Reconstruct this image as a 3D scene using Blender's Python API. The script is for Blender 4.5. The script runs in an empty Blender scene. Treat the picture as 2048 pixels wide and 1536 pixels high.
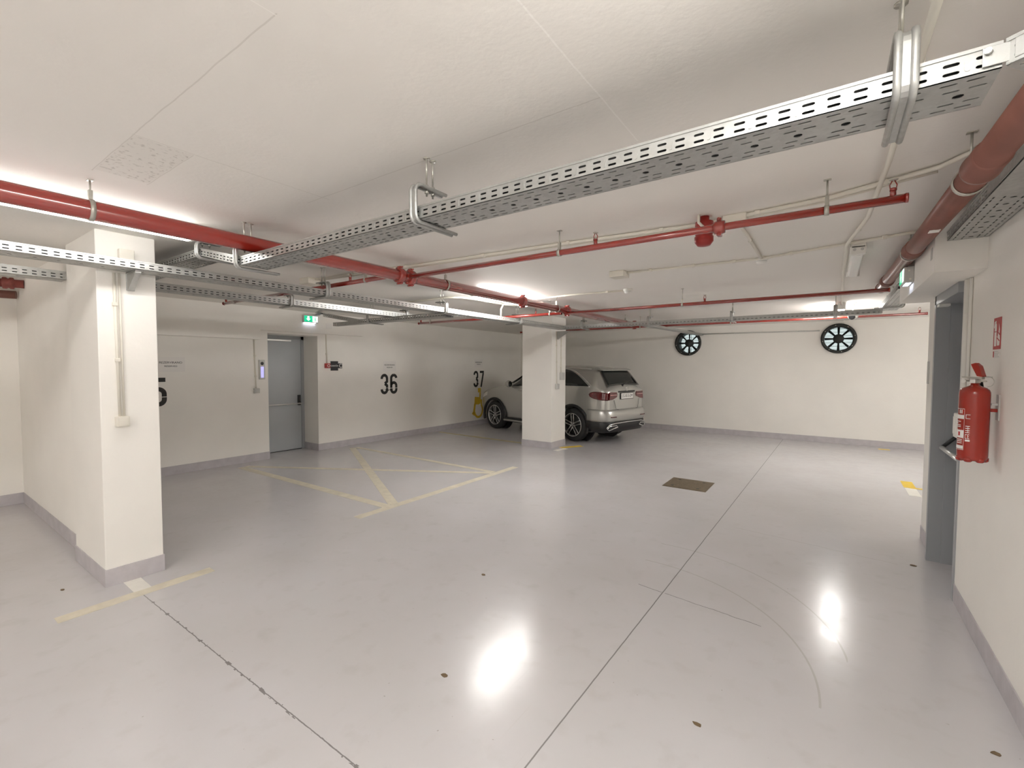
import bpy, bmesh, math, random
from mathutils import Vector as V3, Matrix
from math import sin, cos, pi, radians, sqrt, atan2
random.seed(4)
SC = bpy.context.scene
COL = SC.collection
Xv, Yv, Zv = V3((1, 0, 0)), V3((0, 1, 0)), V3((0, 0, 1))
ZC = 2.62                                   # ceiling height

# ------------------------------------------------------------------ materials
def mat(name, color, rough=0.5, metal=0.0, emit=None, estr=0.0, bump=0.0, bscale=60.0, var=0.0, vscale=4.0,
        coat=0.0, spec=0.5, trans=0.0, rvar=0.0):
    m = bpy.data.materials.new(name); m.use_nodes = True
    nt = m.node_tree; b = nt.nodes['Principled BSDF']
    b.inputs['Base Color'].default_value = (*color, 1); b.inputs['Roughness'].default_value = rough
    b.inputs['Metallic'].default_value = metal; b.inputs['Specular IOR Level'].default_value = spec
    b.inputs['Coat Weight'].default_value = coat; b.inputs['Transmission Weight'].default_value = trans
    if emit: b.inputs['Emission Color'].default_value = (*emit, 1); b.inputs['Emission Strength'].default_value = estr
    L = nt.links.new
    if var or bump or rvar:
        tc = nt.nodes.new('ShaderNodeTexCoord')
    if var or rvar:
        n = nt.nodes.new('ShaderNodeTexNoise'); n.inputs['Scale'].default_value = vscale; n.inputs['Detail'].default_value = 5
        L(tc.outputs['Object'], n.inputs['Vector'])
    if var:
        r = nt.nodes.new('ShaderNodeMapRange'); r.inputs[1].default_value = .3; r.inputs[2].default_value = .7
        r.inputs[3].default_value = 1 - var; r.inputs[4].default_value = 1 + var
        L(n.outputs['Fac'], r.inputs[0])
        mx = nt.nodes.new('ShaderNodeVectorMath'); mx.operation = 'SCALE'; mx.inputs[0].default_value = color
        L(r.outputs[0], mx.inputs['Scale']); L(mx.outputs[0], b.inputs['Base Color'])
    if rvar:
        r = nt.nodes.new('ShaderNodeMapRange'); r.inputs[1].default_value = .3; r.inputs[2].default_value = .7
        r.inputs[3].default_value = rough - rvar; r.inputs[4].default_value = rough + rvar
        L(n.outputs['Fac'], r.inputs[0]); L(r.outputs[0], b.inputs['Roughness'])
    if bump:
        n2 = nt.nodes.new('ShaderNodeTexNoise'); n2.inputs['Scale'].default_value = bscale; n2.inputs['Detail'].default_value = 6
        L(tc.outputs['Object'], n2.inputs['Vector'])
        bp = nt.nodes.new('ShaderNodeBump'); bp.inputs['Strength'].default_value = bump; bp.inputs['Distance'].default_value = .01
        L(n2.outputs['Fac'], bp.inputs['Height']); L(bp.outputs[0], b.inputs['Normal'])
    return m

class NT:
    """small helper that writes math node chains"""
    def __init__(s, m): s.nt = m.node_tree
    def new(s, t): return s.nt.nodes.new(t)
    def link(s, a, b): s.nt.links.new(a, b)
    def m(s, op, a, b=None, c=None, clamp=False):
        n = s.new('ShaderNodeMath'); n.operation = op; n.use_clamp = clamp
        for i, v in enumerate((a, b, c)):
            if v is None: continue
            if isinstance(v, (int, float)): n.inputs[i].default_value = v
            else: s.link(v, n.inputs[i])
        return n.outputs[0]
    def noise(s, vec, scale, detail=4):
        n = s.new('ShaderNodeTexNoise'); n.inputs['Scale'].default_value = scale; n.inputs['Detail'].default_value = detail
        s.link(vec, n.inputs['Vector']); return n.outputs['Fac']
    def within(s, v, lo, hi):                         # 1 when lo<v<hi
        return s.m('MULTIPLY', s.m('GREATER_THAN', v, lo), s.m('LESS_THAN', v, hi))
    def near(s, v, c, w):                             # 1 when |v-c|<w
        return s.m('LESS_THAN', s.m('ABSOLUTE', s.m('SUBTRACT', v, c)), w)
    def ramp(s, v, a, b, c, d):
        n = s.new('ShaderNodeMapRange')
        s.link(v, n.inputs[0])
        for i, q in enumerate((a, b, c, d)): n.inputs[i + 1].default_value = q
        return n.outputs[0]
    def mix(s, f, a, b):
        n = s.new('ShaderNodeMix'); n.data_type = 'RGBA'
        if isinstance(f, (int, float)): n.inputs[0].default_value = f
        else: s.link(f, n.inputs[0])
        for i, v in ((6, a), (7, b)):
            if isinstance(v, tuple): n.inputs[i].default_value = (*v, 1)
            else: s.link(v, n.inputs[i])
        return n.outputs[2]

def floor_material():
    m = mat('epoxy_floor', (.47, .455, .455), .3)
    N = NT(m); b = N.nt.nodes['Principled BSDF']
    tc = N.new('ShaderNodeTexCoord'); sp = N.new('ShaderNodeSeparateXYZ'); N.link(tc.outputs['Object'], sp.inputs[0])
    x, y = sp.outputs[0], sp.outputs[1]; P = tc.outputs['Object']
    big = N.noise(P, 1.1, 6); mid = N.noise(P, 7, 6); fine = N.noise(P, 55, 3)
    col = N.mix(N.ramp(big, .35, .7, 0, 1), (.565, .552, .565), (.525, .510, .510))
    stain = N.m('MULTIPLY', N.ramp(mid, .56, .76, 0, 1), .20)
    col = N.mix(stain, col, (.36, .335, .30))
    # expansion joints and hair cracks
    wob = N.m('MULTIPLY', N.m('SUBTRACT', N.noise(P, 9, 4), .5), .03)
    wob2 = N.m('MULTIPLY', N.m('SUBTRACT', N.noise(P, 22, 4), .5), .02)
    jx = N.m('SUBTRACT', x, N.m('MULTIPLY_ADD', y, JA[1], JA[0]))
    j1 = N.near(N.m('ADD', jx, N.m('MULTIPLY', wob, .15)), 0, .0035)
    jy = N.m('SUBTRACT', y, N.m('MULTIPLY_ADD', x, JB[1], JB[0]))
    chip = N.m('MULTIPLY', N.m('GREATER_THAN', N.noise(P, 17, 2), .6), .006)
    j2 = N.m('LESS_THAN', N.m('ABSOLUTE', N.m('ADD', jy, N.m('MULTIPLY', wob2, .5))), N.m('ADD', chip, .0028))
    j2 = N.m('MULTIPLY', j2, N.m('GREATER_THAN', x, -4.33))
    c3 = N.m('MULTIPLY', N.near(N.m('ADD', N.m('SUBTRACT', y, N.m('MULTIPLY_ADD', x, -.116, 3.18)), wob), 0, .003), N.within(x, -1.15, -.32))
    c3 = N.m('MULTIPLY', c3, N.m('GREATER_THAN', mid, .45))
    c4 = N.m('MULTIPLY', N.near(N.m('ADD', N.m('SUBTRACT', y, N.m('MULTIPLY_ADD', x, -.13, 4.97)), wob), 0, .004), N.within(x, -.75, .5))
    dark = N.m('MAXIMUM', N.m('MAXIMUM', j1, j2), c3)
    col = N.mix(N.m('MULTIPLY', dark, .75), col, (.12, .105, .10))
    # tyre scuffs: two long arcs, straight scuffs
    def arc(cx, cy, r, w, lo, hi, ylo):
        dx = N.m('SUBTRACT', x, cx); dy = N.m('SUBTRACT', y, cy)
        d = N.m('SQRT', N.m('ADD', N.m('MULTIPLY', dx, dx), N.m('MULTIPLY', dy, dy)))
        return N.m('MULTIPLY', N.near(d, r, w), N.m('MULTIPLY', N.within(x, lo, hi), N.m('GREATER_THAN', y, ylo)))
    a1 = arc(-1.13, 2.95, 1.26, .0055, -1.25, .12, 3.1)
    a2 = arc(-1.17, 2.60, 1.17, .0055, -1.25, .02, 2.6)
    sc = N.m('MULTIPLY', N.m('MAXIMUM', N.m('MAXIMUM', a1, a2), c4), .32)
    col = N.mix(sc, col, (.28, .25, .19))
    str_v = N.new('ShaderNodeMapping'); str_v.inputs['Rotation'].default_value = (0, 0, radians(-24)); str_v.inputs['Scale'].default_value = (40, 1.2, 1)
    N.link(P, str_v.inputs['Vector'])
    streak = N.ramp(N.noise(str_v.outputs[0], 1, 3), .68, .8, 0, .10)
    col = N.mix(streak, col, (.33, .30, .26))
    spk = N.m('MULTIPLY', N.ramp(N.noise(P, 38, 2), .74, .78, 0, 1), N.m('GREATER_THAN', N.noise(P, 3.1, 2), .5))
    col = N.mix(N.m('MULTIPLY', spk, .45), col, (.2, .17, .13))
    N.link(col, b.inputs['Base Color'])
    rg = N.m('ADD', N.ramp(mid, .3, .7, .17, .25), N.m('MULTIPLY', N.m('SUBTRACT', fine, .5), .10))
    N.link(rg, b.inputs['Roughness'])
    hh = N.m('SUBTRACT', N.m('ADD', N.m('MULTIPLY', fine, .25), N.m('MULTIPLY', N.noise(P, 14, 3), .5)), N.m('MULTIPLY', dark, 1.5))
    bp = N.new('ShaderNodeBump'); bp.inputs['Strength'].default_value = .06; bp.inputs['Distance'].default_value = .005
    N.link(hh, bp.inputs['Height']); N.link(bp.outputs[0], b.inputs['Normal'])
    b.inputs['Specular IOR Level'].default_value = .5
    return m

def ceiling_material():
    m = mat('ceiling_paint', (.8, .78, .74), .75)
    N = NT(m); b = N.nt.nodes['Principled BSDF']
    tc = N.new('ShaderNodeTexCoord'); sp = N.new('ShaderNodeSeparateXYZ'); N.link(tc.outputs['Object'], sp.inputs[0])
    x, y = sp.outputs[0], sp.outputs[1]; P = tc.outputs['Object']
    big = N.noise(P, .8, 5); fine = N.noise(P, 45, 4)
    col = N.mix(N.ramp(big, .35, .7, 0, 1), (.865, .842, .80), (.835, .81, .765))
    wob = N.m('MULTIPLY', N.m('SUBTRACT', N.noise(P, 6, 3), .5), .012)
    xw = N.m('ADD', x, wob); yw = N.m('ADD', y, wob)
    r1 = N.m('MULTIPLY', N.near(xw, -.708, .003), N.within(y, .3, 1.95))
    r2 = N.m('MULTIPLY', N.near(yw, .685, .0025), N.within(x, -3.06, -1.28))
    r3 = N.m('MULTIPLY', N.near(yw, .91, .0022), N.within(x, -3.06, -2.45))
    r4 = N.m('MULTIPLY', N.near(yw, 1.56, .0025), N.within(x, -2.6, -.71))
    r5 = N.m('MULTIPLY', N.near(xw, -.235, .0025), N.within(y, .6, 1.9))
    r6 = N.m('MULTIPLY', N.near(xw, -2.44, .0025), N.within(y, .68, 1.6))
    r7 = N.m('MULTIPLY', N.near(xw, -1.29, .002), N.within(y, .2, .69))
    boards = N.m('MULTIPLY', N.near(N.m('FRACT', N.m('MULTIPLY', xw, 6.1)), .5, .018), N.m('GREATER_THAN', x, -.70))
    patch = N.m('MULTIPLY', N.within(x, -3.03, -2.45), N.within(y, .69, .905))
    specks = N.m('MULTIPLY', patch, N.ramp(N.noise(P, 48, 5), .56, .66, 0, .55))
    col = N.mix(N.m('MULTIPLY', patch, .25), col, (.68, .655, .61))
    col = N.mix(specks, col, (.45, .42, .38))
    lines = N.m('MAXIMUM', N.m('MAXIMUM', N.m('MAXIMUM', r2, r3), r6), r4)
    col = N.mix(N.m('MULTIPLY', lines, .4), col, (.55, .52, .47))
    col = N.mix(N.m('MULTIPLY', N.m('MAXIMUM', r1, r7), .75), col, (.93, .91, .87))
    N.link(col, b.inputs['Base Color'])
    allr = N.m('MAXIMUM', N.m('MAXIMUM', r1, r5), N.m('MAXIMUM', r4, N.m('MULTIPLY', boards, .6)))
    hh = N.m('ADD', N.m('ADD', N.m('MULTIPLY', fine, .5), N.m('MULTIPLY', N.noise(P, 5, 4), .8)), N.m('MULTIPLY', allr, -1.2))
    bp = N.new('ShaderNodeBump'); bp.inputs['Strength'].default_value = .16; bp.inputs['Distance'].default_value = .012
    N.link(hh, bp.inputs['Height']); N.link(bp.outputs[0], b.inputs['Normal'])
    return m

def galv_material():
    m = mat('galvanised_steel', (.6, .61, .6), .42, .75)
    N = NT(m); b = N.nt.nodes['Principled BSDF']
    tc = N.new('ShaderNodeTexCoord')
    vo = N.new('ShaderNodeTexVoronoi'); vo.inputs['Scale'].default_value = 70; N.link(tc.outputs['Object'], vo.inputs['Vector'])
    col = N.mix(N.ramp(N.noise(tc.outputs['Object'], 5, 4), .3, .7, 0, 1), (.50, .505, .49), (.42, .425, .41))
    sepc = N.new('ShaderNodeSeparateColor'); N.link(vo.outputs['Color'], sepc.inputs[0])
    col = N.mix(N.m('MULTIPLY', sepc.outputs[0], .25), col, (.60, .61, .60))
    N.link(col, b.inputs['Base Color'])
    N.link(N.ramp(sepc.outputs[1], 0, 1, .34, .5), b.inputs['Roughness'])
    return m

# pixel-free joints measured on the floor (metres):  x = a + b*y   and   y = a + b*x
JA = (-1.005, .0135); JB = (1.12, .006)
WALL = mat('white_wall_paint', (.865, .845, .80), .7, bump=.14, bscale=28, var=.03, vscale=1.3)
CEIL = ceiling_material(); FLOOR = floor_material(); GALV = galv_material()
BASE = mat('grey_skirting_paint', (.50, .475, .495), .5, bump=.15, bscale=40, var=.08, vscale=9)
RED = mat('red_pipe_paint', (.28, .018, .010), .22, var=.10, vscale=3, coat=1.0, spec=.8)
REDX = mat('red_extinguisher_paint', (.31, .020, .010), .25, coat=.3)
REDDK = mat('dark_red_plastic', (.30, .02, .015), .4)
REDSIGN = mat('red_sign_print', (.42, .03, .03), .5)
BROWN = mat('brown_drain_pipe', (.19, .075, .055), .38, var=.15, vscale=5)
BROWN2 = mat('rust_red_pipe', (.22, .05, .04), .5, var=.25, vscale=14)
PVC = mat('cream_conduit_plastic', (.74, .71, .63), .45)
PLAST = mat('white_plastic', (.80, .79, .75), .4)
GREYP = mat('grey_plastic', (.52, .52, .50), .45)
ZINC = mat('zinc_rod', (.50, .49, .44), .4, .7, var=.15, vscale=20)
BLACK = mat('black_plastic', (.015, .015, .016), .4)
RUBBER = mat('black_rubber', (.018, .018, .019), .7, bump=.1, bscale=80)
DARKG = mat('charcoal_print', (.03, .03, .032), .6)
STEN = mat('black_stencil_paint', (.025, .024, .022), .65, var=.2, vscale=18)
YEL = mat('yellow_floor_paint', (.72, .50, .04), .5, var=.14, vscale=14)
YELF = mat('faded_yellow_paint', (.46, .39, .17), .42, var=.2, vscale=6)
CREAM = mat('faded_cream_paint', (.66, .61, .49), .42, var=.10, vscale=10)
WHITEP = mat('white_floor_paint', (.76, .74, .68), .42, var=.05, vscale=9)
DOORG = mat('grey_door_paint', (.41, .435, .455), .34, var=.03, vscale=3)
DOORF = mat('grey_frame_paint', (.33, .345, .36), .38)
ALU = mat('aluminium', (.72, .72, .70), .32, .8)
CHROME = mat('chrome', (.85, .85, .85), .12, 1.0)
MANH = mat('brown_steel_plate', (.20, .155, .10), .45, .5, var=.2, vscale=25, bump=.3, bscale=60)
PAPER = mat('white_paper', (.83, .81, .78), .6)
CARP = mat('silver_car_paint', (.50, .50, .475), .30, .75, coat=.8)
GLASSD = mat('tinted_car_glass', (.012, .015, .014), .04, 0, spec=.7)
TAIL = mat('red_tail_lamp', (.10, .002, .004), .12, coat=1.0)
TAILW = mat('clear_lamp_band', (.62, .40, .38), .2, coat=.6)
LAMP = mat('lit_diffuser', (.9, .9, .9), .5, emit=(1.0, .975, .94), estr=22.0)
LAMPC = mat('lit_diffuser_near', (.9, .9, .9), .5, emit=(1.0, .975, .94), estr=116.0)
LAMPB = mat('fill_diffuser', (.9, .9, .9), .5, emit=(1.0, .975, .94), estr=176.0)
LAMPOFF = mat('unlit_diffuser', (.86, .86, .83), .35)
DAY = mat('daylight_opening', (.7, .8, .8), .6, emit=(.80, .93, .92), estr=.72)
EXG = mat('exit_green', (.01, .5, .25), .4, emit=(.0, .62, .30), estr=.85)
EXW = mat('exit_white', (.9, .9, .9), .4, emit=(.85, 1.0, .95), estr=.85)
EXB = mat('exit_downlight', (.9, .9, .95), .4, emit=(.72, .80, 1.0), estr=5.5)
KEYS = mat('lit_keypad', (.5, .5, .8), .4, emit=(.55, .52, 1.0), estr=.62)
FANB = mat('fan_black_metal', (.030, .032, .030), .5, .3)
LEAF = mat('dry_leaf', (.16, .11, .06), .8)

# ------------------------------------------------------------------ mesh building
def wloc(o):
    p = V3((0, 0, 0))
    while o is not None: p += o.location; o = o.parent
    return p

class MB:
    def __init__(s): s.v = []; s.f = []; s.sm = []
    def add(s, vs, fs, smooth=False):
        k = len(s.v); s.v += [V3(q) for q in vs]; s.f += [tuple(i + k for i in f) for f in fs]; s.sm += [smooth] * len(fs); return s
    def frame_box(s, o, U, W, N, u, w, n, c=0.0):
        """box from corner o along vectors U, W, N with lengths u,w,n; c = edge chamfer"""
        o = V3(o); U = V3(U); W = V3(W); N = V3(N)
        if c <= 0:
            q = [o + U * (u * i) + W * (w * j) + N * (n * k) for i in (0, 1) for j in (0, 1) for k in (0, 1)]
            return s.add(q, [(0, 1, 3, 2), (4, 6, 7, 5), (0, 4, 5, 1), (2, 3, 7, 6), (0, 2, 6, 4), (1, 5, 7, 3)])
        bm = bmesh.new(); bmesh.ops.create_cube(bm, size=1)
        for q in bm.verts: q.co = V3(((q.co.x + .5) * u, (q.co.y + .5) * w, (q.co.z + .5) * n))
        bmesh.ops.bevel(bm, geom=list(bm.edges), offset=c, segments=2, profile=.5, affect='EDGES', clamp_overlap=True)
        bm.verts.index_update()
        s.add([o + U * q.co.x + W * q.co.y + N * q.co.z for q in bm.verts], [[q.index for q in f.verts] for f in bm.faces])
        bm.free(); return s
    def box(s, lo, hi, c=0.0):
        lo = V3(lo); hi = V3(hi); d = hi - lo
        return s.frame_box(lo, Xv, Yv, Zv, d.x, d.y, d.z, c)
    def tube(s, pts, r, n=12, closed=False, cap=True):
        pts = [V3(p) for p in pts]; m = len(pts); rings = []
        rs = r if isinstance(r, (list, tuple)) else [r] * m
        t0 = (pts[1] - pts[0]).normalized()
        ref = Zv if abs(t0.z) < .9 else Xv
        a = t0.cross(ref).normalized()
        prev = None
        for i, p in enumerate(pts):
            if closed: t = (pts[(i + 1) % m] - pts[i - 1])
            elif i == 0: t = pts[1] - pts[0]
            elif i == m - 1: t = pts[-1] - pts[-2]
            else: t = (pts[i + 1] - pts[i]).normalized() + (pts[i] - pts[i - 1]).normalized()
            t.normalize()
            a = (a - t * a.dot(t)).normalized(); b = t.cross(a)
            rings.append([p + (a * cos(2 * pi * k / n) + b * sin(2 * pi * k / n)) * rs[i] for k in range(n)])
        vs = [q for R in rings for q in R]; fs = []
        mm = m if closed else m - 1
        for i in range(mm):
            for k in range(n):
                j = (i + 1) % m
                fs.append((i * n + k, i * n + (k + 1) % n, j * n + (k + 1) % n, j * n + k))
        s.add(vs, fs, True)
        if cap and not closed:
            s.add(rings[0], [tuple(range(n))[::-1]]); s.add(rings[-1], [tuple(range(n))])
        return s
    def cyl(s, a, b, r, n=20, r2=None): return s.tube([a, b], [r, r if r2 is None else r2], n)
    def lathe(s, o, axis, prof, n=28, closed=False):
        """prof = [(radius, height along axis)]"""
        o = V3(o); ax = V3(axis).normalized(); ref = Zv if abs(ax.z) < .9 else Xv
        a = ax.cross(ref).normalized(); b = ax.cross(a); m = len(prof)
        vs = [o + ax * h + (a * cos(2 * pi * k / n) + b * sin(2 * pi * k / n)) * r for r, h in prof for k in range(n)]
        fs = [(i * n + k, i * n + (k + 1) % n, ((i + 1) % m) * n + (k + 1) % n, ((i + 1) % m) * n + k)
              for i in range(m if closed else m - 1) for k in range(n)]
        return s.add(vs, fs, True)
    def prism(s, poly, o, U, W, N, t):
        """extrude 2-D polygon (u,w) by t along N"""
        o = V3(o); U = V3(U); W = V3(W); N = V3(N); n = len(poly)
        A = [o + U * p[0] + W * p[1] for p in poly]; B = [q + N * t for q in A]
        s.add(A + B, [tuple(range(n))[::-1], tuple(range(n, 2 * n))] + [(i, (i + 1) % n, n + (i + 1) % n, n + i) for i in range(n)])
        return s
    def build(s, name, m, parent=None, smooth=None, local=False):
        me = bpy.data.meshes.new(name)
        off = V3((0, 0, 0)) if (parent is None or local) else wloc(parent)
        me.from_pydata([tuple(q - off) for q in s.v], [], s.f)
        bm = bmesh.new(); bm.from_mesh(me); bmesh.ops.remove_doubles(bm, verts=bm.verts, dist=1e-6)
        bmesh.ops.recalc_face_normals(bm, faces=bm.faces); bm.to_mesh(me); bm.free()
        if len(me.polygons) == len(s.sm): me.polygons.foreach_set('use_smooth', s.sm)
        me.materials.append(m); me.update()
        o = bpy.data.objects.new(name, me); COL.objects.link(o)
        if parent is not None: o.parent = parent
        return o

def tag(o, label, cat, group=None, kind=None):
    if label: o['label'] = label
    if cat: o['category'] = cat
    if group: o['group'] = group
    if kind: o['kind'] = kind
    return o
def thing(name, loc, label, cat, group=None):
    o = bpy.data.objects.new(name, None); o.empty_display_size = .05; o.location = loc; COL.objects.link(o)
    return tag(o, label, cat, group)
def struct(o):
    o['kind'] = 'structure'; return o
def copy_tree(o, dloc=(0, 0, 0), parent=None):
    c = o.copy(); COL.objects.link(c)
    if parent is not None: c.parent = parent
    else: c.location = o.location + V3(dloc)
    for ch in [q for q in bpy.data.objects if q.parent == o]: copy_tree(ch, parent=c)
    return c

def text(name, body, size, o, U, W, N, m, parent, align='CENTER', thick=.0006, sx=1.0, label=None):
    cu = bpy.data.curves.new('t', 'FONT'); cu.body = body; cu.size = size; cu.align_x = align; cu.align_y = 'CENTER'; cu.extrude = thick
    ob = bpy.data.objects.new('t', cu); COL.objects.link(ob)
    dg = bpy.context.evaluated_depsgraph_get(); me = bpy.data.meshes.new_from_object(ob.evaluated_get(dg))
    mb = MB(); o = V3(o); U = V3(U); W = V3(W); N = V3(N)
    mb.add([o + U * (v.co.x * sx) + W * v.co.y + N * (v.co.z + thick) for v in me.vertices], [tuple(p.vertices) for p in me.polygons])
    bpy.data.objects.remove(ob); bpy.data.meshes.remove(me); bpy.data.curves.remove(cu)
    return mb.build(name, m, parent)

def arc(cx, cy, r, a0, a1, n=8, ry=None):
    ry = r if ry is None else ry
    return [(cx + r * cos(radians(a0 + (a1 - a0) * i / n)), cy + ry * sin(radians(a0 + (a1 - a0) * i / n))) for i in range(n + 1)]

def ribbon(mb, pts, w, o, U, W, N, t=.0012):
    """flat painted stroke of width w along 2-D points"""
    pts = [V3((p[0], p[1], 0)) for p in pts]; L = []; R = []
    for i, p in enumerate(pts):
        t0 = (pts[i] - pts[i - 1]).normalized() if i else (pts[1] - pts[0]).normalized()
        t1 = (pts[i + 1] - pts[i]).normalized() if i < len(pts) - 1 else t0
        tt = (t0 + t1).normalized(); nn = V3((-tt.y, tt.x, 0)); k = 1 / max(.5, nn.dot(V3((-t0.y, t0.x, 0))))
        L.append(p + nn * (w / 2 * k)); R.append(p - nn * (w / 2 * k))
    n = len(pts); o = V3(o); U = V3(U); W = V3(W); N = V3(N)
    f = lambda q, h: o + U * q.x + W * q.y + N * h
    vs = [f(q, t) for q in L] + [f(q, t) for q in R] + [f(q, 0) for q in L] + [f(q, 0) for q in R]
    fs = []
    for i in range(n - 1):
        fs += [(i, i + 1, n + i + 1, n + i), (i, 2 * n + i, 2 * n + i + 1, i + 1), (n + i, n + i + 1, 3 * n + i + 1, 3 * n + i)]
    fs += [(0, n, 3 * n, 2 * n), (n - 1, 3 * n - 1, 4 * n - 1, 2 * n - 1)]
    mb.add(vs, fs)

# perforated sheet -------------------------------------------------
_cells = {}
def stadium(cu, cv, L, w, n=3):
    r = w / 2; h = L / 2 - r
    return [(cu + h + r * cos(a), cv + r * sin(a)) for a in [(-pi / 2 + pi * i / n) for i in range(n + 1)]] + \
           [(cu - h + r * cos(a), cv + r * sin(a)) for a in [(pi / 2 + pi * i / n) for i in range(n + 1)]]
def circle(cu, cv, r, n=10): return [(cu + r * cos(2 * pi * i / n), cv + r * sin(2 * pi * i / n)) for i in range(n)]
def cell(key, w, h, holes):
    if key in _cells: return _cells[key]
    bm = bmesh.new(); loops = [[(0, 0), (w, 0), (w, h), (0, h)]] + holes; es = []; ids = []
    for lp in loops:
        vs = [bm.verts.new((p[0], p[1], 0)) for p in lp]
        es += [bm.edges.new((vs[i], vs[(i + 1) % len(vs)])) for i in range(len(vs))]
    bm.verts.index_update()
    k = 0
    for lp in loops: ids.append(list(range(k, k + len(lp)))); k += len(lp)
    bmesh.ops.triangle_fill(bm, use_beauty=True, use_dissolve=False, edges=es)
    bm.verts.index_update()
    out = ([tuple(v.co) for v in bm.verts], [tuple(v.index for v in f.verts) for f in bm.faces], ids)
    bm.free(); _cells[key] = out; return out
def perforate(mb, key, w, h, holes, o, U, W, N, n, t=.0022):
    vs, fs, ids = cell(key, w, h, holes); o = V3(o); m = len(vs)
    for i in range(n):
        A = [o + U * (q[0] + i * w) + W * q[1] for q in vs]; B = [q + N * t for q in A]
        F = [f for f in fs] + [tuple(m + j for j in f[::-1]) for f in fs]
        for lp in ids[1:]:
            F += [(lp[j], lp[(j + 1) % len(lp)], m + lp[(j + 1) % len(lp)], m + lp[j]) for j in range(len(lp))]
        mb.add(A + B, F)
    for (a, b) in (((0, 0), (1, 0)), ((0, h), (1, h))):                 # long edges
        p = o + W * a[1]; q = p + U * (w * n)
        mb.add([p, q, q + N * t, p + N * t], [(0, 1, 2, 3)])
PITCH = .111
def tray(name, label, p, d, s, length, width=.18, h=.058, group='cable trays', ends=False, blank=None):
    """p: bottom corner of the first rail, d: running direction, s: horizontal direction across to the far rail"""
    p = V3(p); d = V3(d).normalized(); s = V3(s).normalized(); up = s.cross(d)
    if up.z < 0: up = -up
    n = max(1, round(length / PITCH)); w = length / n
    root = thing(name, p, label, 'cable tray', group)
    hs = [stadium(w * .25, h * .26, .030, .0075), stadium(w * .25, h * .60, .030, .0075), stadium(w * .75, h * .26, .030, .0075), stadium(w * .75, h * .60, .030, .0075)]
    for side in (0, 1):
        o = p + s * (width * side); nn = s if side == 0 else -s
        mb = MB(); perforate(mb, ('r', round(w, 4), h), w, h * .86, hs, o, d, up, nn, n)
        mb.frame_box(o - nn * .0035 + up * (h * .86), d, up, nn, length, h * .14, .013)      # rolled lip
        for i in range(n):
            mb.prism(stadium(0, 0, .028, .011, 4), o + d * (w * (i + .5)) + up * (h * .43), up, d, -nn, .0018)  # pressed ribs
        mb.build('side_rail', GALV, root)
    vs = width / .18
    hb = []
    for v, offs in ((.024, .0), (.062, .5), (.130, .5), (.160, .0)):
        for k in (0, 1):
            u = (w * .25 + k * w * .42 + offs * w * .18)
            hb.append(stadium(u, v * vs, .033, .0068, 2))
    hb.append(circle(w * .5, .096 * vs, .0115))
    mb = MB(); perforate(mb, ('b', round(w, 4), round(width, 3)), w, width, hb, p, d, s, up, n)
    mb.build('bottom_plate', GALV, root)
    return root

def bracket(label, v, a, zt, zb, lt, lb, rods, parent_name='tray_bracket', zc=ZC):
    """C-shaped pressed profile: v=(x,y) of its back, a = arm direction; hung from two threaded rods"""
    a = V3(a); side = Zv.cross(a); v = V3((v[0], v[1], 0)); R = .035
    root = thing(parent_name, v + Zv * zb, label, 'tray bracket', 'hanging C-shaped tray brackets')
    path = [(lt, zt)] + [(R * (1 - sin(radians(q))), zt - R * (1 - cos(radians(q)))) for q in (0, 22, 45, 68, 90)] + \
           [(R * (1 - cos(radians(q))), zb + R * (1 - sin(radians(q)))) for q in (0, 22, 45, 68, 90)] + [(lb, zb)]
    mb = MB()
    for e in (-1, 1): mb.tube([v + a * q[0] + Zv * q[1] + side * (.016 * e) for q in path], .0085, 8)
    n = len(path)
    for off in (0,):
        A = [v + a * q[0] + Zv * q[1] - side * .016 for q in path]; B = [q + side * .032 for q in A]
        mb.add(A + B, [(i, i + 1, n + i + 1, n + i) for i in range(n - 1)])
        ctr = V3((.06, 0, (zt + zb) / 2))
        A2 = []
        for q in path:
            c = V3((ctr.x - q[0], 0, ctr.z - q[1])).normalized() * .004
            A2.append(v + a * (q[0] + c.x) + Zv * (q[1] + c.z) - side * .016)
        B2 = [q + side * .032 for q in A2]
        mb.add(A2 + B2, [(i, n + i, n + i + 1, i + 1) for i in range(n - 1)])
    mb.build('channel_profile', GALV, root)
    for r in rods:
        q = v + a * r + Zv * (zt - .035); m2 = MB(); T = zc - zt + .035
        m2.lathe(q, Zv, [(0, 0), (.0045, 0), (.0045, .012), (.010, .013), (.010, .026), (.0045, .027), (.0045, .044), (.010, .045), (.010, .053), (.0045, .054), (.0045, T - .005), (.016, T - .004), (.016, T), (0, T)], 10)
        m2.build('threaded_rod', ZINC, root)
    return root

def hanger(label, c, r, axis, zc=ZC, mt=ZINC, w=.022, name='pipe_hanger', group='sprinkler pipe hangers'):
    """pipe clip round a pipe at point c, hung from a rod"""
    c = V3(c); ax = V3(axis).normalized(); root = thing(name, c, label, 'pipe hanger', group)
    MB().lathe(c, ax, [(r + .001, -w / 2), (r + .005, -w / 2), (r + .005, w / 2), (r + .001, w / 2)], 24, True).build('clamp_ring', mt, root)
    mb = MB(); s = ax.cross(Zv).normalized()
    mb.frame_box(c - s * .012 - ax * (w * .4) + Zv * (r + .002), s, ax, Zv, .024, w * .8, .05, .002)
    mb.build('clamp_yoke', mt, root)
    mb = MB(); mb.cyl(c + Zv * (r + .04), V3((c.x, c.y, zc - .003)), .0045, 8)
    mb.box((c.x - .017, c.y - .012, zc - .004), (c.x + .017, c.y + .012, zc)); mb.build('rod', mt, root)
    return root

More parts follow.
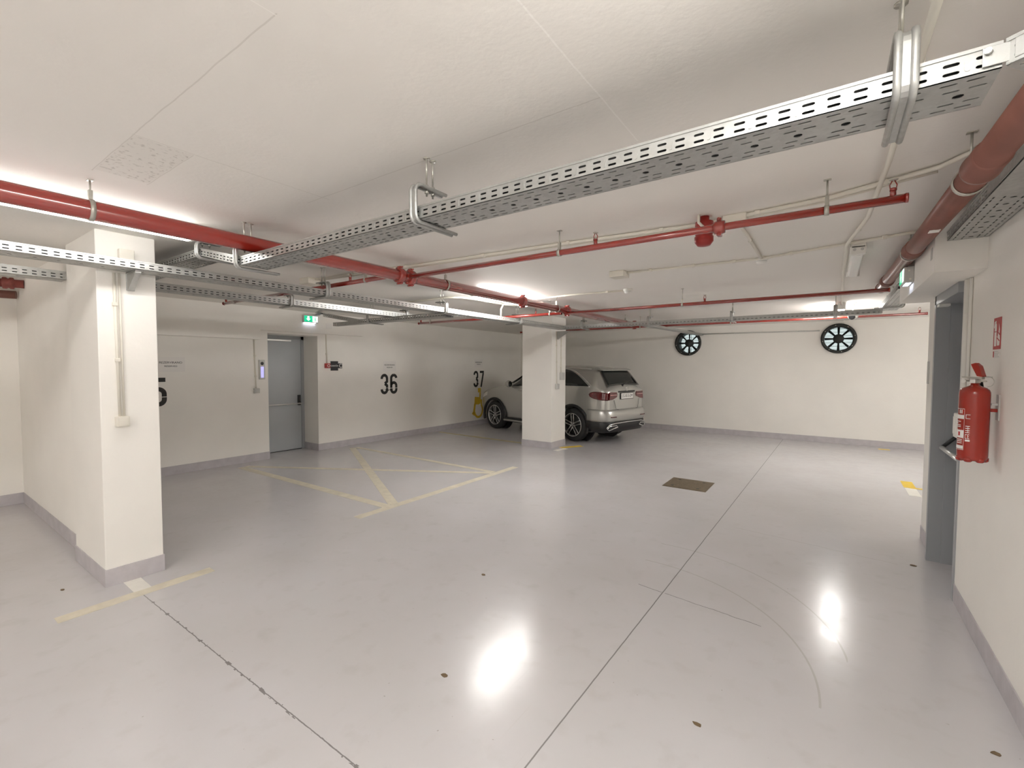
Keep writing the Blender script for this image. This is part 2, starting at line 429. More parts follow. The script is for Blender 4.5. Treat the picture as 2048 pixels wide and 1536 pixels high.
def coupling(c, ax, r, parent, name='coupling', tee=None):
    """grooved pipe coupling with bolt lugs"""
    c = V3(c); ax = V3(ax).normalized(); s = ax.cross(Zv).normalized()
    mb = MB(); mb.lathe(c, ax, [(r, -.032), (r + .014, -.03), (r + .018, -.012), (r + .018, .012), (r + .014, .03), (r, .032)], 24)
    o = mb.build(name, RED, parent)
    for e in (-1, 1):
        m2 = MB(); m2.frame_box(c + Zv * (e * (r + .018)) - s * .022 - ax * .013 - Zv * .012, s, ax, Zv, .044, .026, .024, .004)
        m2.cyl(c + Zv * (e * (r + .02)) - s * .038, c + Zv * (e * (r + .02)) + s * .038, .008, 8); m2.build('bolt_lug', RED, o)
    return o

def sprinkler(parent, x, y, z, r):
    mb = MB(); mb.cyl((x, y, z + r * .7), (x, y, z + r + .028), .013, 12); mb.cyl((x, y, z + r + .022), (x, y, z + r + .034), .016, 6)
    for e in (-1, 1):
        mb.tube([(x + e * .011, y, z + r + .03), (x + e * .014, y, z + r + .05), (x + e * .004, y, z + r + .072)], .0028, 6)
    o = mb.build('sprinkler_head', RED, parent)
    MB().lathe((x, y, z + r + .07), Zv, [(0, 0), (.012, 0), (.019, .004), (.019, .006), (0, .007)], 14).build('deflector', ZINC, o)

# ================================================================== SETTING
XL, XN, XR, YB, YF = -8.01, -7.79, .75, 11.9, -7.5
XE = 5.2
mb = MB(); mb.box((XL - .9, YF - .2, -.2), (XE + .2, YB + .2, 0)); struct(mb.build('floor', FLOOR))
mb = MB(); mb.box((XL - .9, YF - .2, ZC), (XE + .2, YB + .2, ZC + .2)); struct(mb.build('ceiling', CEIL))
# left wall with the door niche
NY0, NY1, NX, NZ = 4.03, 4.965, -8.50, 2.195
mb = MB()
mb.box((XL - .7, 1.28, 0), (XL, NY0, ZC)); mb.box((XL - .7, NY1, 0), (XL, YB, ZC)); mb.box((XL - .7, NY0, NZ), (XL, NY1, ZC)); mb.box((XL - .7, NY0, 0), (NX - .06, NY1, NZ))
struct(mb.build('wall_left', WALL))
mb = MB(); mb.box((XL - .7, YF, 0), (XN, 1.28, ZC)); struct(mb.build('wall_side', WALL))
mb = MB(); mb.box((XN, 1.04, 0), (-5.1, 1.28, ZC)); struct(mb.build('wall_partition', WALL))
FANS = [(.115, 2.243), (-2.95, 2.225)]; FR = .315
# back wall with two round fan openings
def back_wall():
    bm = bmesh.new(); es = []
    loops = [[(XL - .7, 0), (XE, 0), (XE, ZC), (XL - .7, ZC)]] + [circle(x, z, FR * .97, 40) for x, z in FANS]
    for lp in loops:
        vs = [bm.verts.new((p[0], YB, p[1])) for p in lp]
        es += [bm.edges.new((vs[i], vs[(i + 1) % len(vs)])) for i in range(len(vs))]
    bmesh.ops.triangle_fill(bm, use_beauty=True, edges=es)
    r = bmesh.ops.extrude_face_region(bm, geom=list(bm.faces))
    for q in r['geom']:
        if isinstance(q, bmesh.types.BMVert): q.co.y += .35
    bmesh.ops.recalc_face_normals(bm, faces=bm.faces)
    me = bpy.data.meshes.new('wall_back'); bm.to_mesh(me); bm.free(); me.materials.append(WALL)
    o = bpy.data.objects.new('wall_back', me); COL.objects.link(o); struct(o)
back_wall()
# right wall with the door niche, ends at an outside corner
DY0, DY1, DX, DZ, YC = 4.40, 5.16, .90, 2.165, 5.80
mb = MB()
mb.box((XR, YF, 0), (1.2, DY0, ZC)); mb.box((XR, DY1, 0), (1.2, YC, ZC)); mb.box((XR, DY0, DZ + .075), (1.2, DY1, ZC)); mb.box((DX + .05, DY0, 0), (1.2, DY1, DZ + .075))
struct(mb.build('wall_right', WALL))
mb = MB(); mb.box((1.2, 5.3, 0), (XE, YC, ZC)); mb.box((XE, 5.3, 0), (XE + .2, YB, ZC)); struct(mb.build('wall_bay', WALL))
mb = MB(); mb.box((XL - .7, YF - .2, 0), (1.2, YF, ZC)); struct(mb.build('wall_near', WALL))
# bulkheads
mb = MB(); mb.box((XL, 1.28, 2.075), (XL + .09, 3.868, ZC)); mb.box((XL, 3.868, 2.235), (XL + .09, 5.95, ZC)); struct(mb.build('trim_1', WALL))
mb = MB(); mb.box((.512, 3.87, 2.24), (XR, 5.62, ZC)); struct(mb.build('trim_2', WALL))
# skirting (painted grey band)
BH = .13
def skirt(name, segs):
    mb = MB()
    for lo, hi in segs: mb.box((lo[0], lo[1], 0), (hi[0], hi[1], BH), .002)
    struct(mb.build(name, BASE))
t = .006
skirt('baseboard_left', [((XL, 1.28), (XL + t, NY0)), ((XL, NY1), (XL + t, YB)), ((NX + .02, NY1 - t), (XL + t, NY1)), ((XL - .02, NY0), (XL + t, NY0 + t))])
skirt('baseboard_partition', [((XN, YF), (XN + t, 1.04)), ((XN, 1.04 - t), (-5.15, 1.04)), ((XN, 1.28), (-5.1, 1.28 + t))])
skirt('baseboard_back', [((XL, YB - t), (XE, YB))])
skirt('baseboard_right', [((XR - t, YF), (XR, DY0 - .05)), ((XR - t, DY1 + .05), (XR, YC))])
# pillars
def pillar(x0, x1, y0, y1, label):
    mb = MB(); mb.box((x0, y0, 0), (x1, y1, ZC), .006); o = mb.build('pillar', WALL); tag(o, label, 'pillar', None, 'structure')
    mb = MB(); mb.box((x0 - t, y0 - t, 0), (x1 + t, y1 + t, BH), .002); mb.build('skirting', BASE, o)
pillar(-5.15, -4.338, .975, 1.33, 'near white concrete pillar at the left, brightly lit, with a switch box')
pillar(-5.19, -4.492, 7.76, 8.33, 'far white concrete pillar standing in front of the silver car')

# doors --------------------------------------------------------------
d1 = MB()
d1.box((NX - .05, NY0, 0), (NX + .015, NY0 + .05, NZ)); d1.box((NX - .05, NY1 - .055, 0), (NX + .015, NY1, NZ)); d1.box((NX - .05, NY0, NZ - .06), (NX + .015, NY1, NZ))
D1 = bpy.data.objects.new('door_1', None); D1.location = (NX, (NY0 + NY1) / 2, 0); COL.objects.link(D1); struct(D1)
d1.build('door_frame', DOORF, D1)
mb = MB(); mb.box((NX - .045, NY0 + .05, .014), (NX, NY1 - .055, NZ - .06), .002); leaf = mb.build('door_leaf', DOORG, D1)
mb = MB(); mb.box((NX - .045, NY0 + .05, .001), (NX - .005, NY1 - .055, .014)); mb.build('door_seal', BLACK, D1)
mb = MB(); mb.frame_box((NX, NY0 + .06, NZ - .105), Xv, Yv, Zv, .03, .62, .032, .003); mb.build('closer_rail_or_glint', ALU, leaf)
mb = MB(); mb.frame_box((NX, NY1 - .135, .86), Xv, Yv, Zv, .045, .045, .20, .006); mb.tube([(NX + .03, NY1 - .112, .95), (NX + .09, NY1 - .112, .90)], .012, 8); mb.build('panic_lock', BLACK, leaf)
mb = MB(); mb.tube([(NX + .09, NY0 + .06, .90), (NX + .09, NY1 - .10, .90)], .014, 10); mb.tube([(NX, NY0 + .08, .93), (NX + .09, NY0 + .08, .90)], .011, 8); mb.build('panic_bar', ALU, leaf)

D2 = bpy.data.objects.new('door_2', None); D2.location = (DX, (DY0 + DY1) / 2, 0); COL.objects.link(D2); struct(D2)
mb = MB()
mb.box((XR - .008, DY0 - .045, 0), (DX + .04, DY0, DZ + .075)); mb.box((XR - .045, DY1 - .006, 0), (DX + .04, DY1 + .045, DZ + .074)); mb.box((XR - .045, DY0 - .044, DZ), (DX + .04, DY1 + .044, DZ + .073))
mb.box((XR + .045, DY1 - .016, 0), (DX + .02, DY1 - .004, DZ))
mb.build('door_frame', DOORF, D2)
mb = MB(); mb.box((DX, DY0, .012), (DX + .045, DY1 - .025, DZ), .002); leaf2 = mb.build('door_leaf', DOORG, D2)
mb = MB(); mb.box((DX - .006, DY1 - .034, .01), (DX + .02, DY1 - .022, DZ)); mb.build('door_seal', BLACK, D2)
mb = MB(); mb.box((XR - .04, DY1 - .10, DZ - .022), (XR + .03, DY1 - .004, DZ - .001), .003); mb.build('closer_rail_or_glint', PLAST, D2)  # white box standing in for the bright, lit underside of the door head
mb = MB(); mb.frame_box((DX - .04, DY1 - .09, .95), Xv, Yv, Zv, .04, .045, .22, .005)
mb.tube([(DX - .02, DY1 - .07, 1.12), (DX - .06, DY1 - .075, 1.07), (.765, DY1 - .08, .985)], .014, 8); mb.build('panic_lock', BLACK, leaf2)
mb = MB(); mb.tube([(.765, DY1 - .07, .985), (.765, DY0 + .06, .985)], .017, 12); mb.tube([(DX, DY0 + .09, 1.0), (.765, DY0 + .09, .985)], .012, 8); mb.build('panic_bar', ALU, leaf2)

# ================================================================== CABLE TRAYS
tray('cable_tray', 'long perforated cable tray crossing the foreground under the ceiling, widest in view', (-3.28, 1.48, 2.318), Xv, Yv, 3.575)
TJ = tray('cable_tray', 'short perforated tray piece bent off the right end of the long foreground tray', (.30, 1.476, 2.318), (.80, -.60, 0), (.60, .80, 0), .222)
mb = MB(); mb.frame_box((.262, 1.4755, 2.326), Xv, Zv, -Yv, .05, .042, .003, .001); mb.frame_box((.312, 1.4675, 2.326), V3((.80, -.60, 0)), Zv, V3((-.6, -.8, 0)), .07, .042, .003, .001)
for q in ((.272, 1.472, 2.356), (.352, 1.437, 2.356)): mb.cyl(q, (q[0] - .004, q[1] - .010, q[2]), .007, 8)
mb.build('joint_plate', GALV, TJ)
dz = V3((-.63, 0, .147)).normalized()
tray('cable_tray', 'short sloping tray piece rising from the foreground tray behind the red main pipe', (-3.285, 1.48, 2.32), dz, Yv, sqrt(.63 ** 2 + .147 ** 2) + .003)
tray('cable_tray', 'raised tray end running to the left wall behind the near pillar', (-3.915, 1.48, 2.467), -Xv, Yv, 4.05)
tray('cable_tray', 'long tray carried on the near pillar, running away to the far pillar', (-4.10, -3.4, 2.333), Yv, -Xv, 11.1, .205)
tray('cable_tray', 'short bright tray at the left edge, ending behind the near pillar', (-5.4, -3.2, 2.372), Yv, -Xv, 4.225, .19, .07)
tray('cable_tray', 'tray behind the near pillar with a cut end above the hatched floor marking', (-5.4, 1.29, 2.378), Yv, -Xv, 3.86, .19, .07)
tray('cable_tray', 'tray from the left bulkhead passing beside the green exit sign to the centre tray', (-4.34, 4.55, 2.315), -Xv, Yv, 1.86, .20)
tray('cable_tray', 'narrow level tray stub right of the exit sign, its free end toward the bulkhead', (-6.21, 4.655, 2.315), -Xv, Yv, .82, .095)
tray('cable_tray', 'short sloping tray beside the green exit sign with a dark cable hole', (-6.215, 4.55, 2.318), V3((-.985, 0, .165)), Yv, .96, .095)
tray('cable_tray', 'back tray running from the far pillar across toward the right bulkhead', (-4.08, 7.50, 2.335), Xv, Yv, 4.60, .20)
tray('cable_tray', 'tray leaving the right bulkhead toward the back wall beside the drain pipe', (.497, 5.63, 2.382), Yv, Xv, 2.1, .185)
TR = tray('cable_tray', 'wide tray on the right wall meeting the bulkhead above the extinguisher', (.566, 0.2, 2.425), Yv, Xv, 3.665, .178)
mb = MB(); mb.frame_box((.5645, 2.2, 2.427), Yv, Zv, -Xv, .75, .05, .0025); mb.frame_box((.566, 2.2, 2.4235), Yv, Xv, -Zv, .75, .178, .0025); mb.build('joint_plate', GALV, TR)
tray('cable_tray', 'short tray stub from the back tray to the back wall above the left fan', (-2.72, 7.72, 2.335), (0, 1, .0155), Xv, 4.15, .13, .045)

# cables lying in the trays
def cables(label, p, d, s, length, width, layers=3):
    p = V3(p); d = V3(d).normalized(); s = V3(s).normalized(); up = s.cross(d)
    if up.z < 0: up = -up
    mb = MB(); n = int((width - .012) / .0165)
    for l in range(layers):
        for k in range(n):
            q = p + s * (.013 + .0165 * (k + .35 * (l % 2))) + up * (.0115 + .0150 * l)
            mb.tube([q, q + d * length], .0082, 6)
    return tag(mb.build('cable_run', CABLE), label, 'cables', 'black cables lying in the trays')
CABLE = mat('black_cable_sheath', (.02, .02, .021), .55)
cables('black cables lying in the long foreground tray', (-3.27, 1.48, 2.318), Xv, Yv, 3.56, .18)
cables('black cables lying in the raised tray end behind the near pillar', (-3.93, 1.48, 2.467), -Xv, Yv, 4.0, .18)
cables('black cables lying in the sloping piece of the foreground tray', V3((-3.285, 1.48, 2.32)) + dz * .01, dz, Yv, .62, .18)
cables('black cables lying in the pillar tray', (-4.10, -3.3, 2.333), Yv, -Xv, 7.9, .20)
cables('black cables lying in the tray behind the near pillar', (-5.4, 1.30, 2.378), Yv, -Xv, 3.80, .185)
cables('black cables lying in the short bright tray at the left edge', (-5.4, -3.1, 2.372), Yv, -Xv, 4.10, .185)
cables('black cables lying in the wide tray on the right wall', (.566, .3, 2.425), Yv, Xv, 3.55, .175, 2)
cables('black cables lying in the tray from the left bulkhead', (-4.36, 4.55, 2.315), -Xv, Yv, 1.82, .195, 2)
cables('black cables lying in the back tray', (-4.06, 7.50, 2.335), Xv, Yv, 4.55, .195, 2)

cables('black cables lying in the tray leaving the right bulkhead', (.497, 5.64, 2.382), Yv, Xv, 2.05, .18, 2)

# dark cable bundle at the hole beside the left exit sign
mb = MB()
for k in range(6): mb.tube([(-7.96, 4.90 + .013 * k, 2.585), (-7.6, 4.74 + .013 * k, 2.575), (-7.25, 4.565 + .013 * k, 2.54), (-7.1, 4.565 + .013 * k, 2.50), (-6.6, 4.565 + .013 * k, 2.415)], .009, 6)
tag(mb.build('cable_bundle', BLACK), 'bundle of black cables entering the left bulkhead beside the exit sign', 'cables')

# brackets
bracket('C-shaped bracket with two rods at the middle of the long foreground tray', (-1.58, 1.462), Yv, 2.478, 2.308, .20, .275, (.085, .125))
bracket('large bright C-shaped bracket near the right edge holding the foreground tray', (.128, 1.448), Yv, 2.46, 2.300, .20, .29, (.135, .175))
bracket('bright C-shaped bracket at the left end of the foreground tray under the red main pipe', (-3.31, 1.462), Yv, 2.45, 2.304, .20, .29, (.06, .105))
bracket('C-shaped bracket on the raised tray behind the end of the left lamp', (-3.93, 1.462), Yv, 2.575, 2.455, .17, .28, (.04, .09))
bracket('C-shaped bracket on the pillar tray just beside the small red branch pipe end', (-4.088, 2.66), -Xv, 2.47, 2.321, .18, .30, (.06, .11))
bracket('C-shaped bracket halfway along the pillar tray, in front of the lit far lamp', (-4.088, 4.35), -Xv, 2.47, 2.321, .18, .30, (.06, .11))
bracket('C-shaped bracket on the far half of the pillar tray under the lit lamp', (-4.088, 6.09), -Xv, 2.47, 2.321, .18, .30, (.06, .11))
bracket('C-shaped bracket on the lower tray behind the near pillar, crossing a red branch pipe', (-5.388, 3.02), -Xv, 2.50, 2.362, .16, .27, (.05, .10))
bracket('C-shaped bracket near the cut end of the tray behind the near pillar', (-5.388, 4.86), -Xv, 2.50, 2.366, .16, .27, (.05, .10))
bracket('C-shaped bracket on the tray from the left bulkhead, right of the exit sign', (-5.95, 4.538), Yv, 2.45, 2.303, .18, .30, (.06, .11))
for bx, lb in ((-3.72, 'leftmost C-shaped bracket on the back tray, beside the far pillar'), (-2.5, 'C-shaped bracket on the back tray near the end of the red main pipe'),
               (-1.24, 'C-shaped bracket on the back tray midway between the two wall fans'), (.03, 'C-shaped bracket on the back tray in front of the right wall fan')):
    bracket(lb, (bx, 7.488), Yv, 2.47, 2.323, .18, .29, (.06, .11))
bracket('C-shaped bracket under the tray that leaves the right bulkhead', (.705, 7.2), -Xv, 2.51, 2.366, .17, .29, (.06, .11))
# console bracket on the near pillar
mb = MB(); mb.frame_box((-4.337, 1.145, 2.20), Xv, Yv, Zv, .004, .05, .13); mb.prism([(0, 0), (.02, 0), (.20, .118), (.20, .128), (0, .128)], (-4.336, 1.15, 2.20), Xv, Zv, Yv, .004)
mb.frame_box((-4.336, 1.145, 2.325), Xv, Yv, Zv, .21, .045, .006)
mb.prism([(.015, 0), (.045, 0), (.205, .112), (.205, .128)], (-4.336, 1.145, 2.20), Xv, Zv, Yv, .035)
tag(mb.build('wall_bracket', GALV), 'triangular steel wall bracket on the near pillar under the tray', 'wall bracket')
mb = MB(); mb.frame_box((-4.491, 7.93, 2.17), Xv, Yv, Zv, .004, .06, .16); mb.prism([(0, 0), (.02, 0), (.26, .15), (.26, .165), (0, .165)], (-4.49, 7.94, 2.165), Xv, Zv, Yv, .03)
tag(mb.build('wall_bracket', GALV), 'small steel wall bracket on the far pillar beneath the back tray corner', 'wall bracket')

# ================================================================== PIPES
MX, MZ, MR = -3.23, 2.463, .052
main = thing('sprinkler_main_pipe', (MX, 0, MZ), 'thick red main sprinkler pipe running diagonally away across the ceiling', 'pipe')
MB().tube([(MX, -6.5, MZ), (MX, 9.02, MZ)], MR, 28).build('pipe_run', RED, main)
for y in (2.82, 2.95): coupling((MX, y, MZ), Yv, MR, main)
coupling((MX, 4.83, MZ), Yv, MR, main); coupling((MX, 6.02, MZ), Yv, MR * .98, main); coupling((MX, 8.85, MZ), Yv, MR, main)
def branch(label, y, z, x0, x1, r, heads, joints=()):
    b = thing('sprinkler_branch_pipe', (x0, y, z), label, 'pipe', 'red sprinkler branch pipes')
    mb = MB(); mb.tube([(x0, y, z), (x1, y, z)], r, 18)
    for x, e in ((x0, 1), (x1, -1)): mb.cyl((x, y, z), (x + .012 * e, y, z), r + .002, 18)
    mb.build('pipe_run', RED, b)
    for x in heads: sprinkler(b, x, y, z, r)
    for x in joints: coupling((x, y, z), Xv, r, b)
    if x0 < MX < x1 or True:
        pass
    return b
BR = .0215
branch('red branch pipe nearest the camera, running right from the main pipe under the foreground conduits', 2.905, 2.462, MX + MR * .8, .283, BR, (-1.343, .225), (-.556,))
branch('red branch pipe left of the main pipe, its end in front of the left bulkhead', 2.885, 2.49, -6.90, MX - MR * .8, BR, (-4.05, -6.83))
b2 = branch('middle red branch pipe across the room, passing in front of the lit right lamp', 5.93, 2.42, MX + MR * .8, .465, BR, (-1.285,))
branch('middle red branch pipe left of the main pipe, its end above the number thirty-six', 5.93, 2.42, -6.28, MX - MR * .8, BR, (-3.72, -6.22))
branch('farthest red branch pipe along the back wall, above the two wall fans', 8.82, 2.418, -5.95, 1.12, BR * .93, (-5.88, -3.6, -1.28, 1.03))
for y, lb in ((.715, 'hanger clip on the red main pipe nearest the camera, above the near pillar'), (3.42, 'hanger clip on the red main pipe just past the first branch crossing'),
              (5.7, 'hanger clip on the red main pipe by the middle branch crossing'), (8.35, 'hanger clip on the red main pipe near its far end')):
    hanger(lb, (MX, y, MZ), MR, Yv)
for x, y, z, lb in ((-1.625, 2.905, 2.462, 'hanger clip halfway along the nearest right branch pipe'), (-.04, 2.905, 2.462, 'hanger clip near the free right end of the nearest branch pipe'),
                    (-3.80, 2.885, 2.49, 'hanger clip on the left branch pipe close to the main pipe'), (-6.58, 2.885, 2.49, 'hanger clip at the far left end of the left branch pipe'),
                    (-1.55, 5.93, 2.42, 'hanger clip on the middle branch pipe right of the main pipe'), (-3.47, 5.93, 2.42, 'hanger clip on the middle branch pipe just left of the main pipe'),
                    (-5.97, 5.93, 2.42, 'hanger clip at the left end of the middle branch pipe'), (-3.1, 8.82, 2.418, 'hanger clip on the back branch pipe right of the far pillar'),
                    (-1.47, 8.82, 2.418, 'hanger clip on the back branch pipe between the two fans')):
    hanger(lb, (x, y, z), BR, Xv)
# brown drain pipe
PX = .452
def pz(y): return 2.405 + (y - 2.2) * .0335
dr = thing('drain_pipe', (PX, 1, pz(1)), 'brown plastic drain pipe running along the right side under the ceiling', 'pipe')
MB().tube([(PX, 1.76, pz(1.76)), (PX, 6.75, pz(6.75))], .051, 26).build('pipe_run', BROWN, dr)
dax = V3((0, 1, .0335)).normalized()
for y in (2.42, 4.25, 6.05): MB().lathe((PX, y, pz(y)), dax, [(.051, -.09), (.058, -.085), (.058, .05), (.062, .055), (.062, .075), (.051, .08)], 26).build('socket_joint', BROWN, dr)
MB().lathe((PX, 6.75, pz(6.75)), Yv, [(.051, -.03), (.058, -.028), (.058, .05), (.045, .062), (0, .062)], 26).build('end_plug', BROWN, dr)
mb = MB(); mb.frame_box((PX - .03, 3.37, pz(3.4) - .0535), Xv, Yv, Zv, .045, .06, .003); mb.build('paper_sticker', PAPER, dr)
for y, lb in ((2.66, 'dark clamp on the drain pipe nearest the right edge'), (4.42, 'dark clamp on the drain pipe beside the right bulkhead')):
    hanger(lb, (PX, y, pz(y)), .052, dax, mt=ZINC, w=.028, group='drain pipe clamps')
# stubs of two pipes at the left edge
st = thing('pipe_stub', (-7.35, .4, 2.50), 'rust red flanged pipe entering the partition wall at the left edge', 'pipe')
MB().tube([(-7.30, 1.04, 2.523), (-7.55, .2, 2.523), (-7.6, -3, 2.523)], .045, 16).build('pipe_run', BROWN2, st)
mb = MB(); ax = V3((-.25, -.84, 0)).normalized()
mb.lathe((-7.33, .94, 2.523), ax, [(.045, -.03), (.062, -.025), (.062, .0), (.05, .012), (.062, .03), (.062, .055), (.045, .06)], 18); mb.build('flange', BROWN2, st)
hanger('bright wire clip on the rust red pipe at the left edge', (-7.435, .59, 2.523), .046, ax, mt=ALU, w=.012, group='left edge pipe clips')
tag(MB().tube([(-7.62, 1.02, 2.432), (-7.66, .9, 2.432), (-7.70, -3, 2.432)], .045, 16).build('pipe_stub', BROWN), 'brown pipe entering the partition wall below the rust red pipe', 'pipe')

# ================================================================== CONDUITS
def conduit(label, pts, r=.011, clips=(), group='cream ceiling conduits', m=PVC, n=8, name='conduit', base=None):
    root = thing(name, pts[0], label, 'conduit', group)
    MB().tube(pts, r, n).build('tube', m, root)
    for c in clips:
        mb = MB(); c = V3(c); mb.box(c - V3((.015, .015, .013)), c + V3((.015, .015, .013)), .003); mb.build('clip', m, root)
    return root
cz = 2.603
c1 = [(-4.78, 2.93, cz), (-3.2, 3.07, cz), (-1.9, 3.16, cz), (-.76, 3.27, cz), (-.05, 3.17, cz), (.40, 2.98, cz), (.56, 2.75, cz), (.60, 2.2, cz)]
def lerp_path(P, x):
    for a, b in zip(P, P[1:]):
        if a[0] <= x <= b[0]: k = (x - a[0]) / (b[0] - a[0]); return (x, a[1] + (b[1] - a[1]) * k, a[2])
    return P[-1]
conduit('front one of two cream conduits across the ceiling beyond the foreground tray', c1, .012, [lerp_path(c1, x) for x in (-4.2, -3.4, -2.5, -1.7, -1.0, -.4, .2)])
c1b = [(q[0], q[1] + .055, q[2]) for q in c1[:6]]
conduit('rear one of two cream conduits across the ceiling beyond the foreground tray', c1b, .009)
conduit('cream conduit along the right aisle from the camera to the lit right lamp', [(.205, .3, 2.578), (.19, 2.7, 2.578), (.165, 3.6, 2.578), (.074, 4.34, 2.578), (.074, 5.7, 2.578), (.105, 8.4, 2.578)], .012,
        [(.197, 1.9, 2.59), (.174, 3.4, 2.59), (.13, 3.95, 2.59), (.098, 7.2, 2.59)])
c3 = [(-1.76, 4.53, cz), (-1.05, 4.57, cz), (-.54, 4.60, cz), (.09, 4.42, cz), (.42, 4.32, cz), (.50, 4.31, cz)]
conduit('cream conduit from the small box past the smoke detector to the unlit lamp', c3, .011, [lerp_path(c3, x) for x in (-1.5, -1.1, -.75, -.3, .3)])
conduit('short cream conduit linking the foreground conduits with the smoke detector', [(-.53, 3.30, cz), (-.525, 3.7, cz), (-.53, 4.57, cz)], .012, [(-.527, 3.9, cz)])
conduit('cream conduit from the far lamp to the round white detector', [(-3.55, 5.55, cz), (-2.9, 5.52, cz), (-2.2, 5.58, cz)], .011, [(-3.0, 5.53, cz), (-2.4, 5.56, cz)])
conduit('cream conduit curving from the left toward the far lamp', [(-5.9, 4.75, cz), (-5.0, 4.80, cz), (-4.45, 4.76, cz), (-4.3, 4.85, cz), (-4.24, 5.1, cz), (-4.22, 5.8, cz), (-4.0, 6.3, cz)], .014, [(-4.23, 5.45, cz)])
conduit('cream conduit bent down from the ceiling to the pillar tray by the far lamp', [(-3.75, 5.62, cz), (-3.95, 5.6, 2.60), (-4.08, 5.58, 2.57), (-4.12, 5.57, 2.50), (-4.12, 5.57, 2.40)], .013)
conduit('thin cream conduit along the back wall between the two fans', [(-2.62, 11.885, 2.435), (-1.4, 11.885, 2.43), (-.22, 11.885, 2.42)], .013, [(-1.9, 11.885, 2.433), (-.6, 11.885, 2.424)], m=GREYP)
# wall conduits with boxes
conduit('wider left conduit down the near pillar to the switch box', [(-4.325, 1.073, 2.32), (-4.325, 1.083, 1.26)], .010, [(-4.325, 1.074, 2.09), (-4.325, 1.08, 1.68)], 'conduits on the near pillar')
conduit('right-hand slim conduit down the near pillar beside the first', [(-4.325, 1.103, 2.32), (-4.325, 1.108, 1.26)], .007, (), 'conduits on the near pillar')
conduit('conduit down the left wall to the small switch box left of the intercom', [(XL + .011, 3.80, 2.07), (XL + .011, 3.82, 1.23)], .011, [(XL + .011, 3.81, 1.8), (XL + .011, 3.817, 1.45)], 'conduits on the left wall')
conduit('conduit down the left wall to the red call point', [(XL + .012, 5.14, 2.23), (XL + .012, 5.155, 1.67)], .012, [(XL + .012, 5.148, 1.86)], 'conduits on the left wall')
conduit('wide conduit down the right wall behind the fire extinguisher', [(XR - .014, 4.27, 2.235), (XR - .014, 4.27, 1.35)], .017, [(XR - .014, 4.27, 2.02)], 'conduits on the right wall', PLAST)
conduit('slim conduit down the right wall beside the wide one', [(XR - .010, 4.19, 2.235), (XR - .010, 4.19, 1.55)], .009, (), 'conduits on the right wall', PLAST)
conduit('left conduit down the far pillar to its lower box', [(-4.482, 7.93, 2.33), (-4.482, 7.95, 1.28)], .010, [(-4.482, 7.93, 2.05), (-4.482, 7.94, 1.72)], 'conduits on the far pillar')
conduit('right conduit down the far pillar to its upper box', [(-4.482, 8.12, 2.33), (-4.482, 8.12, 1.50)], .013, [(-4.482, 8.12, 2.05), (-4.482, 8.12, 1.8), (-4.482, 8.12, 1.62)], 'conduits on the far pillar')
def wbox(label, lo, hi, m=PVC, name='junction_box', cat='box', face=None, group=None):
    root = thing(name, [(a + b) / 2 for a, b in zip(lo, hi)], label, cat, group)
    MB().box(lo, hi, .006).build('box_body', m, root)
    if face:
        ax, sg = face; c = [(a + b) / 2 for a, b in zip(lo, hi)]; e = [(b - a) * .36 for a, b in zip(lo, hi)]
        l2 = [c[i] - e[i] for i in range(3)]; h2 = [c[i] + e[i] for i in range(3)]
        q = hi[ax] if sg > 0 else lo[ax]; l2[ax] = q - .001 if sg > 0 else q - .005; h2[ax] = q + .005 if sg > 0 else q + .001
        MB().box(l2, h2, .002).build('rocker_plate', m, root)
    return root
wbox('white junction box high on the near pillar above the tray', (-4.338, 1.10, 2.395), (-4.29, 1.19, 2.50), PVC)
wbox('cream switch box at the end of the conduits on the near pillar', (-4.338, 1.052, 1.185), (-4.285, 1.132, 1.262), PVC, 'switch_box', 'switch', (0, 1))
wbox('small grey switch box on the left wall left of the intercom', (XL, 3.775, 1.165), (XL + .05, 3.865, 1.245), GREYP, 'switch_box', 'switch', (0, 1))
wbox('upper grey box on the far pillar at its right edge', (-4.492, 8.08, 1.36), (-4.43, 8.19, 1.51), GREYP)
wbox('lower grey switch box on the far pillar', (-4.492, 7.89, 1.185), (-4.44, 7.99, 1.285), GREYP, 'switch_box', 'switch', (0, 1))
wbox('white switch box beside the right door frame behind the extinguisher', (XR - .05, 4.19, 1.17), (XR, 4.30, 1.335), PLAST, 'switch_box', 'switch', (0, -1))
wbox('cream junction box at the left end of the foreground conduits', (-4.92, 2.84, 2.55), (-4.74, 3.0, ZC), PVC)
wbox('cream junction box where the right-hand conduits branch beside the red sounder', (-.60, 3.21, 2.565), (-.46, 3.36, ZC), PVC)
wbox('flat cream junction box alone on the ceiling between the branch pipes', (-1.90, 4.44, 2.56), (-1.74, 4.60, ZC), PVC)
